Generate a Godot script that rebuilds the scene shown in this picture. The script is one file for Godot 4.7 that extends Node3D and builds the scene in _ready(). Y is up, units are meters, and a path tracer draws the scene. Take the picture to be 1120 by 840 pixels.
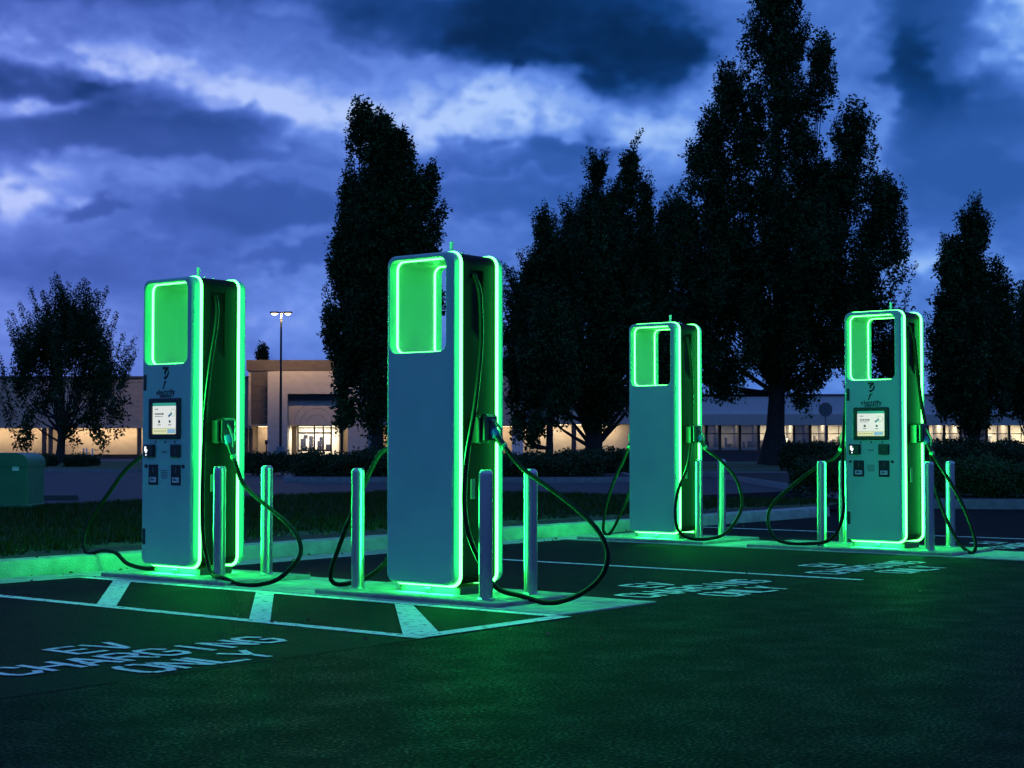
extends Node3D

const YAW := 0.66953          # camera heading, the parking stalls lie along the world axes
const CAM := Vector3(0, 1.1, 0)
const FPX := 1781.0
const PAD := 0.04
const LED_LINEAR := Color(0.62, 9.0, 0.95)
const LED_LIGHT := Color(0.012, 1.0, 0.14)
var M := {}
var rng := RandomNumberGenerator.new()
var taken := {}

# ---------------------------------------------------------------- mesh building
class MB:
	var t := PackedVector3Array()
	func tri(a: Vector3, b: Vector3, c: Vector3) -> void:      # counter-clockwise seen from outside
		t.push_back(a); t.push_back(c); t.push_back(b)
	func quad(a: Vector3, b: Vector3, c: Vector3, d: Vector3) -> void:
		tri(a, b, c); tri(a, c, d)
	func box(c: Vector3, s: Vector3, bev := 0.0, turn := Basis.IDENTITY) -> void:
		var h := s * 0.5
		var b := minf(bev, minf(h.x, minf(h.y, h.z)) * 0.9)
		var ax := [Vector3.RIGHT, Vector3.UP, Vector3.BACK]
		var hv := [h.x, h.y, h.z]
		for i in 3:
			var j := (i + 1) % 3
			var k := (i + 2) % 3
			for sg in [-1.0, 1.0]:
				var n: Vector3 = ax[i] * hv[i] * sg
				var u: Vector3 = ax[j] * (hv[j] - b)
				var v: Vector3 = ax[k] * (hv[k] - b) * sg
				quad(c + turn * (n - u - v), c + turn * (n + u - v), c + turn * (n + u + v), c + turn * (n - u + v))
		if b <= 0.0:
			return
		for i in 3:
			var j := (i + 1) % 3
			var k := (i + 2) % 3
			for sj in [-1.0, 1.0]:
				for sk in [-1.0, 1.0]:
					var l: Vector3 = ax[i] * (hv[i] - b)
					var p: Vector3 = ax[j] * hv[j] * sj + ax[k] * (hv[k] - b) * sk
					var q: Vector3 = ax[j] * (hv[j] - b) * sj + ax[k] * hv[k] * sk
					var f: bool = sj * sk > 0
					var a0 := c + turn * (p - l)
					var a1 := c + turn * (q - l)
					var a2 := c + turn * (q + l)
					var a3 := c + turn * (p + l)
					if f: quad(a0, a1, a2, a3)
					else: quad(a0, a3, a2, a1)
		for sx in [-1.0, 1.0]:
			for sy in [-1.0, 1.0]:
				for sz in [-1.0, 1.0]:
					var p0 := c + turn * Vector3(h.x * sx, (h.y - b) * sy, (h.z - b) * sz)
					var p1 := c + turn * Vector3((h.x - b) * sx, h.y * sy, (h.z - b) * sz)
					var p2 := c + turn * Vector3((h.x - b) * sx, (h.y - b) * sy, h.z * sz)
					if sx * sy * sz > 0: tri(p0, p1, p2)
					else: tri(p0, p2, p1)
	func loft(a: PackedVector2Array, za: float, b: PackedVector2Array, zb: float) -> void:
		var n := a.size()
		for i in n:
			var k := (i + 1) % n
			quad(Vector3(a[i].x, a[i].y, za), Vector3(b[i].x, b[i].y, zb), Vector3(b[k].x, b[k].y, zb), Vector3(a[k].x, a[k].y, za))
	func rings(r: Array, cap0 := false, cap1 := false) -> void:  # r: PackedVector3Arrays, walked so that the outside is on the right
		for q in r.size() - 1:
			var a: PackedVector3Array = r[q]
			var b: PackedVector3Array = r[q + 1]
			var n := a.size()
			for i in n:
				var k := (i + 1) % n
				quad(a[i], a[k], b[k], b[i])
		for e in [[cap0, 0], [cap1, r.size() - 1]]:
			if e[0]:
				var a: PackedVector3Array = r[e[1]]
				var m := Vector3.ZERO
				for p in a: m += p
				m /= a.size()
				for i in a.size():
					var k := (i + 1) % a.size()
					if e[1] == 0: tri(m, a[k], a[i])
					else: tri(m, a[i], a[k])
	func lathe(at: Vector3, prof: Array, n := 20) -> void:        # prof: [radius, height], bottom to top
		var rs := []
		for p in prof:
			var a := PackedVector3Array()
			for i in n:
				var g := -TAU * i / n
				a.push_back(at + Vector3(cos(g) * p[0], p[1], sin(g) * p[0]))
			rs.append(a)
		rings(rs, prof[0][0] > 0.0005, prof[-1][0] > 0.0005)
	func tube(pts: PackedVector3Array, rad: Array, n := 8, ca := true) -> void:
		var rs := []
		var up := Vector3(0.31, 0.17, 0.93).normalized()
		for i in pts.size():
			var d := (pts[mini(i + 1, pts.size() - 1)] - pts[maxi(i - 1, 0)]).normalized()
			var x := (up - d * up.dot(d)).normalized()
			if not x.is_finite() or x.length() < 0.5: x = d.cross(Vector3(0.9, 0.1, 0.3)).normalized()
			up = x
			var y := d.cross(x)
			var r: float = rad[mini(i, rad.size() - 1)]
			var a := PackedVector3Array()
			for k in n:
				var g := TAU * k / n
				a.push_back(pts[i] + (x * cos(g) + y * sin(g)) * r)
			rs.append(a)
		rings(rs, ca, ca)
	func sheet(poly: PackedVector2Array, y: float) -> void:       # a flat outline in x, z facing up
		var idx := Geometry2D.triangulate_polygon(poly)
		for i in range(0, idx.size(), 3):
			var a := Vector3(poly[idx[i]].x, y, poly[idx[i]].y)
			var b := Vector3(poly[idx[i + 1]].x, y, poly[idx[i + 1]].y)
			var c := Vector3(poly[idx[i + 2]].x, y, poly[idx[i + 2]].y)
			if (b - a).cross(c - a).y > 0: tri(a, b, c)
			else: tri(a, c, b)
	func mesh(crease := 38.0) -> ArrayMesh:
		var nt := t.size() / 3
		var fn := PackedVector3Array()
		var at := {}
		var key := []
		key.resize(t.size())
		for f in nt:
			var nn := -(t[f * 3 + 1] - t[f * 3]).cross(t[f * 3 + 2] - t[f * 3])
			fn.push_back(nn)
			for j in 3:
				var kk := Vector3i((t[f * 3 + j] * 5000.0).round())
				key[f * 3 + j] = kk
				if at.has(kk): at[kk].append(f)
				else: at[kk] = [f]
		var un := PackedVector3Array()
		for v in fn: un.push_back(v.normalized())
		var lim := cos(deg_to_rad(crease))
		var nr := PackedVector3Array()
		for f in nt:
			for j in 3:
				var s := Vector3.ZERO
				for g in at[key[f * 3 + j]]:
					if un[g].dot(un[f]) > lim: s += fn[g]
				s = s.normalized()
				nr.push_back(s if s.length() > 0.5 else Vector3.UP)
		var arr := []
		arr.resize(Mesh.ARRAY_MAX)
		arr[Mesh.ARRAY_VERTEX] = t
		arr[Mesh.ARRAY_NORMAL] = nr
		var m := ArrayMesh.new()
		m.add_surface_from_arrays(Mesh.PRIMITIVE_TRIANGLES, arr)
		return m

func numbered(called: String) -> String:
	if not taken.has(called):
		taken[called] = 0
		return called
	taken[called] += 1
	return "%s_%03d" % [called, taken[called]]

func put(called: String, mesh: Mesh, m: Material, parent: Node3D = self, at := Vector3.ZERO, turn := Vector3.ZERO) -> MeshInstance3D:
	var o := MeshInstance3D.new()
	o.name = numbered(called) if parent == self else called
	o.mesh = mesh
	o.material_override = m
	o.position = at
	o.rotation = turn
	parent.add_child(o, true)
	return o

func build(called: String, b: MB, m: Material, parent: Node3D = self, crease := 38.0) -> MeshInstance3D:
	return put(called, b.mesh(crease), m, parent)

func thing(called: String, label: String, category: String, at := Vector3.ZERO, turn := 0.0, group := "") -> Node3D:
	var o := Node3D.new()
	o.name = numbered(called)
	o.position = at
	o.rotation.y = turn
	add_child(o)
	tag(o, label, category, group)
	return o

func tag(o: Node3D, label: String, category := "", group := "") -> void:
	o.set_meta("label", label)
	if category: o.set_meta("category", category)
	if group: o.set_meta("group", group)

func setting(o: Node3D, label := "", kind := "structure") -> Node3D:
	o.set_meta("kind", kind)
	if label: o.set_meta("label", label)
	return o

func place(px: float, depth: float, y := 0.0) -> Vector3:           # a spot so far right of the view axis and so deep
	var x := (px - 560.0) / FPX * depth
	return Vector3(x * cos(YAW) - depth * sin(YAW), y, -x * sin(YAW) - depth * cos(YAW))

func rr(x0: float, y0: float, x1: float, y1: float, r: float, n := 7, ex: Array = []) -> PackedVector2Array:
	var p := PackedVector2Array()
	var cs := [Vector2(x1 - r, y0 + r), Vector2(x1 - r, y1 - r), Vector2(x0 + r, y1 - r), Vector2(x0 + r, y0 + r)]
	for c in 4:
		for i in n + 1:
			var a := -PI / 2 + PI / 2 * (c + float(i) / n)
			p.push_back(cs[c] + Vector2(cos(a), sin(a)) * r)
		if c == 0:
			for e in ex: p.push_back(Vector2(x1 - e[0], e[1]))
		if c == 2:
			for i in range(ex.size() - 1, -1, -1): p.push_back(Vector2(x0 + ex[i][0], ex[i][1]))
	return p

func smooth(pts: Array, step := 0.04) -> PackedVector3Array:
	var c := Curve3D.new()
	c.bake_interval = step
	for i in pts.size():
		var a: Vector3 = pts[maxi(i - 1, 0)]
		var b: Vector3 = pts[mini(i + 1, pts.size() - 1)]
		c.add_point(pts[i], (a - b) / 6.0, (b - a) / 6.0)
	return c.get_baked_points()

# ---------------------------------------------------------------- materials
func srgb(c: Color) -> Color:
	return c.linear_to_srgb()

func mat(called: String, c: Color, rough := 0.6, metal := 0.0, spec := 0.5) -> StandardMaterial3D:
	var m := StandardMaterial3D.new()
	m.resource_name = called
	m.albedo_color = srgb(c)
	m.roughness = rough
	m.metallic = metal
	m.metallic_specular = spec
	M[called] = m
	return m

func glow(called: String, c: Color, energy := 1.0) -> StandardMaterial3D:
	var m := mat(called, Color(0.6, 0.6, 0.6), 0.4)
	var top: float = maxf(c.r, maxf(c.g, c.b))
	m.emission_enabled = true
	m.emission = srgb(Color(c.r / top, c.g / top, c.b / top))
	m.emission_energy_multiplier = energy * top
	return m

func noise(freq: float, oct := 4, sd := 1, kind := FastNoiseLite.TYPE_SIMPLEX_SMOOTH) -> FastNoiseLite:
	var n := FastNoiseLite.new()
	n.noise_type = kind
	n.seed = sd
	n.frequency = freq
	n.fractal_octaves = oct
	return n

func noise_image(freq: float, oct: int, sd: int, size := 512, kind := FastNoiseLite.TYPE_SIMPLEX_SMOOTH) -> Image:
	return noise(freq, oct, sd, kind).get_seamless_image(size, size)

func ramp_texture(im: Image, stops: Array, speck: Image = null, speck_cut := 0.8, speck_color := Color.WHITE) -> ImageTexture:
	var w := im.get_width()
	var out := Image.create(w, w, true, Image.FORMAT_RGB8)
	for y in w:
		for x in w:
			var v := im.get_pixel(x, y).r
			var c: Color = stops[-1][1]
			for i in range(1, stops.size()):
				if v <= stops[i][0]:
					var a: Array = stops[i - 1]
					c = (a[1] as Color).lerp(stops[i][1], clampf((v - a[0]) / (stops[i][0] - a[0]), 0, 1))
					break
			if speck:
				var s := speck.get_pixel(x, y).r
				if s > speck_cut: c = c.lerp(speck_color, minf((s - speck_cut) * 8.0, 1.0))
			out.set_pixel(x, y, srgb(c))
	out.generate_mipmaps()
	return ImageTexture.create_from_image(out)

func surface(called: String, tex: Texture2D, scale: float, rough: float, bump: Image = null, bump_strength := 1.0, height := 0.0, spec := 0.5) -> StandardMaterial3D:
	var m := mat(called, Color.WHITE, rough, 0.0, spec)
	m.albedo_color = Color.WHITE
	m.albedo_texture = tex
	m.uv1_triplanar = true
	m.uv1_world_triplanar = true
	m.uv1_scale = Vector3.ONE * scale
	if bump:
		var b := bump.duplicate() as Image
		b.convert(Image.FORMAT_RGBA8)
		b.bump_map_to_normal_map(bump_strength)
		m.normal_enabled = true
		m.normal_texture = ImageTexture.create_from_image(b)
	return m

func make_materials() -> void:
	# asphalt: dark binder with pale stone grains
	var grains := noise_image(0.22, 2, 5, 1024, FastNoiseLite.TYPE_CELLULAR)
	var fine := noise_image(0.13, 3, 9, 1024)
	var mixed := Image.create(1024, 1024, false, Image.FORMAT_L8)
	var wide := noise_image(0.006, 4, 12, 1024)
	for y in 1024:
		for x in 1024:
			var v := fine.get_pixel(x, y).r * 0.8 + wide.get_pixel(x, y).r * 0.2
			mixed.set_pixel(x, y, Color(v, v, v))
	var t := ramp_texture(mixed, [[0.0, Color(0.003, 0.003, 0.003)], [0.42, Color(0.006, 0.006, 0.006)], [0.56, Color(0.013, 0.013, 0.013)], [0.72, Color(0.038, 0.038, 0.037)], [1.0, Color(0.08, 0.08, 0.078)]], fine, 0.80, Color(0.14, 0.14, 0.135))
	var a := surface("asphalt", t, 0.36, 1.0, fine, 10.0, 0, 0.12)
	a.roughness_texture = ramp_texture(mixed, [[0.0, Color(0.75, 0.75, 0.75)], [0.45, Color(0.60, 0.60, 0.60)], [0.66, Color(0.24, 0.24, 0.24)], [1.0, Color(0.08, 0.08, 0.08)]])
	t = ramp_texture(mixed, [[0.0, Color(0.004, 0.004, 0.004)], [0.4, Color(0.008, 0.008, 0.008)], [0.6, Color(0.015, 0.015, 0.015)], [1.0, Color(0.03, 0.03, 0.03)]])
	surface("sealed_asphalt", t, 0.36, 0.78, fine, 5.0, 0, 0.16)
	t = ramp_texture(mixed, [[0.0, Color(0.022, 0.022, 0.022)], [0.5, Color(0.042, 0.042, 0.041)], [1.0, Color(0.075, 0.075, 0.072)]])
	surface("road", t, 0.35, 0.75, fine, 4.0)
	# concrete
	var cn := noise_image(0.012, 5, 21, 512)
	t = ramp_texture(cn, [[0.0, Color(0.24, 0.236, 0.226)], [0.5, Color(0.35, 0.345, 0.333)], [1.0, Color(0.45, 0.445, 0.43)]], noise_image(0.2, 2, 4), 0.84, Color(0.13, 0.13, 0.12))
	surface("concrete", t, 0.6, 0.85, noise_image(0.15, 3, 23), 2.5)
	t = ramp_texture(cn, [[0.0, Color(0.16, 0.16, 0.156)], [0.5, Color(0.24, 0.237, 0.23)], [1.0, Color(0.32, 0.317, 0.31)]], noise_image(0.2, 2, 4), 0.8, Color(0.08, 0.08, 0.08))
	surface("pad_concrete", t, 0.9, 0.85, noise_image(0.15, 3, 23), 2.5)
	# worn road paint
	var pn := noise_image(0.03, 5, 31, 512)
	t = ramp_texture(pn, [[0.0, Color(0.08, 0.08, 0.08)], [0.22, Color(0.22, 0.22, 0.22)], [0.30, Color(0.76, 0.76, 0.75)], [1.0, Color(0.87, 0.87, 0.86)]], fine_copy(), 0.87, Color(0.10, 0.10, 0.10))
	surface("paint", t, 0.8, 0.7, noise_image(0.2, 3, 9), 2.0)
	# soil and grass
	t = ramp_texture(noise_image(0.03, 5, 41), [[0.0, Color(0.008, 0.007, 0.005)], [0.5, Color(0.02, 0.017, 0.011)], [1.0, Color(0.04, 0.032, 0.02)]])
	surface("soil", t, 0.7, 0.95, noise_image(0.1, 3, 42), 4.0)
	t = ramp_texture(noise_image(0.02, 5, 44), [[0.0, Color(0.016, 0.045, 0.010)], [0.5, Color(0.03, 0.08, 0.016)], [1.0, Color(0.055, 0.115, 0.024)]])
	surface("turf", t, 0.5, 0.95, noise_image(0.1, 3, 42), 4.0)
	var g := mat("grass_blade", Color(0.055, 0.11, 0.025), 0.7)
	g.vertex_color_use_as_albedo = true
	g.albedo_color = Color.WHITE
	g.backlight_enabled = true
	g.backlight = Color(0.2, 0.3, 0.1)
	g = mat("leaf", Color.WHITE, 0.65, 0.0, 0.3)
	g.vertex_color_use_as_albedo = true
	t = ramp_texture(noise_image(0.02, 5, 52), [[0.0, Color(0.012, 0.009, 0.007)], [1.0, Color(0.06, 0.047, 0.036)]])
	surface("bark", t, 0.5, 0.95, noise_image(0.05, 4, 53), 6.0)
	# charger
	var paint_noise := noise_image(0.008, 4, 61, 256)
	t = ramp_texture(paint_noise, [[0.0, Color(0.23, 0.55, 0.43)], [1.0, Color(0.28, 0.62, 0.48)]])  # green LED spill on the pale cabinet is mixed into this base colour
	var cp := surface("spill_tinted_paint", t, 0.8, 0.34)
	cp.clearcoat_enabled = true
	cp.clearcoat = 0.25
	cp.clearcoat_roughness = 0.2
	mat("body_paint", Color(0.006, 0.007, 0.0065), 0.55, 0.0, 0.2)
	mat("base_paint", Color(0.05, 0.05, 0.045), 0.6)
	mat("lining", Color(0.30, 0.33, 0.31), 0.5)
	mat("black_plastic", Color(0.012, 0.012, 0.013), 0.38)
	mat("black_rubber", Color(0.006, 0.006, 0.006), 0.5, 0.0, 0.22)
	mat("slot_dark", Color(0.02, 0.022, 0.02), 0.6)
	mat("silver", Color(0.62, 0.62, 0.63), 0.22, 1.0)
	mat("print_black", Color(0.012, 0.014, 0.015), 0.6)
	mat("print_grey", Color(0.12, 0.13, 0.13), 0.6)
	mat("print_white", Color(0.62, 0.64, 0.64), 0.6)
	mat("connector_green", Color(0.10, 0.32, 0.18), 0.4)
	mat("connector_blue", Color(0.05, 0.14, 0.42), 0.4)
	glow("led_glow", LED_LINEAR)
	glow("reader_glow", Color(0.9, 0.95, 0.9), 1.3)
	# polished steel with fine vertical brushing
	var st := mat("steel", Color(0.42, 0.43, 0.44), 0.17, 1.0)
	st.roughness = 0.3
	# utility box, buildings
	t = ramp_texture(noise_image(0.02, 4, 81, 256), [[0.0, Color(0.016, 0.12, 0.06)], [1.0, Color(0.026, 0.16, 0.08)]])
	surface("utility_paint", t, 0.7, 0.45)
	var wn := noise_image(0.02, 5, 91, 512)
	t = ramp_texture(wn, [[0.0, Color(0.36, 0.30, 0.235)], [1.0, Color(0.46, 0.39, 0.31)]])
	surface("wall_tan", t, 0.15, 0.9)
	t = ramp_texture(wn, [[0.0, Color(0.075, 0.062, 0.052)], [1.0, Color(0.11, 0.092, 0.078)]])
	surface("wall_brown", t, 0.15, 0.9)
	t = ramp_texture(wn, [[0.0, Color(0.40, 0.37, 0.32)], [1.0, Color(0.50, 0.46, 0.40)]])
	surface("wall_cream", t, 0.15, 0.9)
	t = ramp_texture(wn, [[0.0, Color(0.56, 0.55, 0.53)], [1.0, Color(0.68, 0.67, 0.65)]])
	surface("wall_grey", t, 0.15, 0.9)
	mat("dark_metal", Color(0.018, 0.018, 0.02), 0.5, 0.4)
	mat("dark_trim", Color(0.03, 0.026, 0.024), 0.7)
	mat("roof", Color(0.05, 0.048, 0.045), 0.9)
	mat("red_print", Color(0.45, 0.03, 0.02), 0.6)
	mat("sign_back", Color(0.30, 0.31, 0.32), 0.45, 0.6)
	glow("lamp_glow", Color(1.0, 0.72, 0.40), 4.0)
	glow("soffit_glow", Color(1.0, 0.74, 0.44), 2.2)
	glow("night_light_glow", Color(1.0, 0.85, 0.55), 0.5)
	glow("shop_light_glow", Color(1.0, 0.85, 0.55), 2.5)
	var gl := mat("glass", Color(0.7, 0.75, 0.75), 0.03)
	gl.transparency = BaseMaterial3D.TRANSPARENCY_ALPHA
	gl.albedo_color.a = 0.12

func fine_copy() -> Image:
	return noise_image(0.16, 3, 9, 512)

# ---------------------------------------------------------------- sky
var sky_a: FastNoiseLite
var sky_b: FastNoiseLite
# soft cloud masses: place and size in units of 1/31 degree from the view axis, and how much brighter or darker
const CLOUDS := [
	[60, 82, 110, 14, 0.30, 0], [180, 88, 70, 16, 0.16, 0], [45, 104, 105, 20, -0.27, 1], [160, 122, 70, 16, -0.22, 1], [120, 158, 120, 22, -0.30, 1], [250, 142, 70, 14, -0.24, 1], [215, 165, 110, 10, -0.16, 1],
	[15, 130, 55, 14, 0.34, 0], [255, 106, 90, 18, 0.30, 0], [330, 125, 80, 20, 0.30, 0], [60, 218, 70, 20, 0.36, 0], [10, 232, 40, 24, 0.26, 0], [190, 195, 60, 12, 0.16, 0],
	[125, 238, 26, 12, -0.22, 1], [150, 225, 70, 16, -0.06, 1], [300, 225, 70, 24, -0.24, 1], [230, 245, 60, 24, -0.10, 1], [330, 275, 60, 12, -0.14, 1], [5, 205, 26, 16, -0.18, 1],
	[520, 115, 110, 46, 0.27, 0], [470, 150, 80, 26, 0.22, 0], [730, 150, 50, 46, 0.26, 0], [610, 130, 70, 24, 0.20, 0],
	[640, 40, 150, 50, -0.40, 1], [700, 70, 80, 42, -0.30, 1], [560, 55, 80, 30, -0.20, 1], [545, 84, 9, 14, -0.26, 1], [480, 20, 130, 30, -0.22, 1], [300, 0, 260, 26, -0.16, 0], [90, 8, 160, 24, -0.14, 0],
	[560, 178, 120, 14, -0.22, 1], [570, 215, 130, 18, -0.20, 0], [640, 172, 60, 10, -0.14, 1], [520, 255, 110, 22, 0.06, 0],
	[1000, 60, 60, 90, -0.30, 1], [985, 130, 30, 80, -0.20, 1], [1070, 170, 70, 60, -0.28, 1], [1040, 215, 80, 36, -0.22, 1], [1110, 60, 60, 60, 0.30, 0], [1095, 30, 30, 20, 0.24, 0], [958, 125, 24, 60, 0.20, 0], [1112, 178, 26, 24, 0.16, 0],
	[1010, 300, 120, 16, 0.18, 0], [1020, 262, 100, 14, -0.14, 0], [330, 350, 140, 50, 0.14, 0], [80, 305, 120, 16, -0.10, 0], [20, 370, 90, 30, 0.08, 0], [780, 40, 40, 60, 0.14, 0]]

func sky_color(d: Vector3) -> Color:
	var q := d.rotated(Vector3.UP, -YAW)                       # view axis is now -Z
	var az := rad_to_deg(atan2(q.x, -q.z))
	var el := rad_to_deg(asin(clampf(q.y, 0.0, 1.0)))
	var s := Vector3(q.x, q.y * 1.7, q.z)
	var w1 := sky_a.get_noise_3dv(s * 9.0)
	var w2 := sky_a.get_noise_3dv(s * 9.0 + Vector3(17.3, 4.1, 8.8))
	var f1 := sky_a.get_noise_3dv(s * 34.0 + Vector3(3.3, 1.1, 9.8))
	var f2 := sky_a.get_noise_3dv(s * 34.0 + Vector3(7.3, 14.1, 2.8))
	var n1 := sky_b.get_noise_3dv(Vector3(q.x * 3.4 + w1 * 0.3, q.y * 8.0 + w2 * 0.4, q.z * 3.4))
	var n2 := sky_b.get_noise_3dv(Vector3(q.x * 15.0 + w2 * 0.8 + f1 * 0.5, q.y * 30.0 + w1 * 1.0 + f2 * 0.7, q.z * 15.0) + Vector3(5, 5, 5))
	var x := 560.0 + az * 31.08 + w1 * 46.0 + f1 * 26.0
	var y := 485.0 - el * 31.08 + w2 * 30.0 + f2 * 17.0
	var l := 0.575 + n1 * 0.16 + n2 * 0.15
	if absf(az) < 40.0 and el < 30.0:
		for c in CLOUDS:
			var u: float = (x - c[0]) / c[2]
			var v: float = (y - c[1]) / c[3]
			var r := u * u + v * v
			if r < 5.0:
				if c[5] == 1: l += c[4] * (1.0 - smoothstep(0.3, 1.75, r)) * (1.0 + n2 * 0.6)
				else: l += c[4] * exp(-r * 0.8) * (1.0 + n2 * 0.5)
	var low := lerpf(0.38, 0.02, smoothstep(10.0, 13.5, el))      # low clouds are seen through more air and never get very dark
	if l < low + 0.16: l = low + 0.16 * exp((l - low - 0.16) / 0.16)
	l = clampf(l, 0.0, 1.0)
	var st := [[0.0, Color8(6, 38, 78)], [0.25, Color8(20, 64, 128)], [0.5, Color8(64, 106, 192)], [0.75, Color8(104, 146, 232)], [1.0, Color8(172, 203, 253)]]
	var out := Color.BLACK
	for i in 4:
		if l <= st[i + 1][0]:
			out = (st[i][1] as Color).lerp(st[i + 1][1], (l - st[i][0]) * 4.0)
			break
	var warm := 1.5 * exp(-pow((az + 19.0) / 20.0, 2.0)) - 0.55   # after-glow to the west gives a violet cast
	out.r = clampf(out.r * (1.0 + 0.07 * warm) + 0.07 * maxf(warm, 0.0) * (1.0 - l), 0, 1)
	out.g = clampf(out.g * (1.0 - 0.02 * warm), 0, 1)
	return out

func make_sky() -> Image:
	sky_a = noise(0.9, 5, 3)
	sky_b = noise(0.8, 5, 8)
	var lo := Image.create(768, 384, false, Image.FORMAT_RGBA8)
	for y in 384:
		var phi := PI * (y + 0.5) / 384.0
		for x in 768:
			if y > 194:
				lo.set_pixel(x, y, Color8(60, 90, 180))
				continue
			var th := TAU * (x + 0.5) / 768.0
			lo.set_pixel(x, y, sky_color(Vector3(sin(th) * sin(phi), cos(phi), -cos(th) * sin(phi))))
	lo.resize(4096, 2048, Image.INTERPOLATE_CUBIC)
	# the same clouds, sampled finer where the camera can see them
	var mid := int((1.0 - YAW / TAU) * 4096.0)
	for y in range(770, 1026):
		var phi := PI * (y + 0.5) / 2048.0
		for x in range(mid - 260, mid + 261):
			var th := TAU * (x + 0.5) / 4096.0
			lo.set_pixel(x, y, sky_color(Vector3(sin(th) * sin(phi), cos(phi), -cos(th) * sin(phi))))
	return lo

# ---------------------------------------------------------------- ready
func _ready() -> void:
	rng.seed = 7
	var cam := Camera3D.new()
	cam.name = "camera"
	cam.position = CAM
	cam.rotation = Vector3(atan(65.0 / FPX), YAW, 0)
	cam.fov = rad_to_deg(2.0 * atan(420.0 / FPX))
	cam.near = 0.1
	cam.far = 900.0
	add_child(cam)
	var env := Environment.new()
	env.background_mode = Environment.BG_SKY
	var sky := Sky.new()
	var pan := PanoramaSkyMaterial.new()
	pan.panorama = ImageTexture.create_from_image(make_sky())
	sky.sky_material = pan
	env.sky = sky
	env.background_energy_multiplier = 1.0
	env.tonemap_mode = Environment.TONE_MAPPER_LINEAR
	env.tonemap_exposure = 1.0
	env.sdfgi_enabled = true
	env.ssao_enabled = true
	env.ssil_enabled = true
	var we := WorldEnvironment.new()
	we.name = "world_environment"
	we.environment = env
	add_child(we)
	var sun := DirectionalLight3D.new()
	sun.name = "dusk_sun"
	sun.light_energy = 0.012
	sun.light_angular_distance = 20.0
	sun.light_color = Color(0.8, 0.8, 1.0)
	sun.shadow_enabled = true
	sun.rotation = Vector3(deg_to_rad(-12), YAW + PI * 0.75, 0)
	add_child(sun)

	make_materials()
	make_ground()
	make_islands()
	make_store()
	make_shops()
	make_chargers()
	make_bollards()
	make_trees()
	make_hedges()
	make_small_things()
	make_grass()

func lamp_area(called: String, at: Vector3, look: Vector3, size: Vector2, color: Color, energy: float, parent: Node3D) -> void:
	var a := AreaLight3D.new()
	a.name = called
	a.area_size = size
	a.area_normalize_energy = true
	a.light_energy = energy
	a.light_color = srgb(color)
	a.area_range = 40.0
	a.shadow_enabled = true
	var up := Vector3.UP if absf(look.y) < 0.9 else Vector3.BACK
	a.transform = Transform3D(Basis.looking_at(look, up), at)
	parent.add_child(a, true)

# ---------------------------------------------------------------- ground and markings
func flat(called: String, pts: Array, y: float, m: Material, parent: Node3D = self) -> MeshInstance3D:
	var b := MB.new()
	var p := PackedVector2Array()
	for q in pts: p.push_back(Vector2(q[0], q[1]))
	b.sheet(p, y)
	return build(called, b, m, parent)

func rect(x0: float, z0: float, x1: float, z1: float) -> Array:
	return [[x0, z0], [x1, z0], [x1, z1], [x0, z1]]

func slab(called: String, x0: float, z0: float, x1: float, z1: float, y0: float, y1: float, bev: float, m: Material, parent: Node3D) -> MeshInstance3D:
	var b := MB.new()
	b.box(Vector3((x0 + x1) / 2, (y0 + y1) / 2, (z0 + z1) / 2), Vector3(absf(x1 - x0), y1 - y0, absf(z1 - z0)), bev)
	return build(called, b, m, parent)

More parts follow.
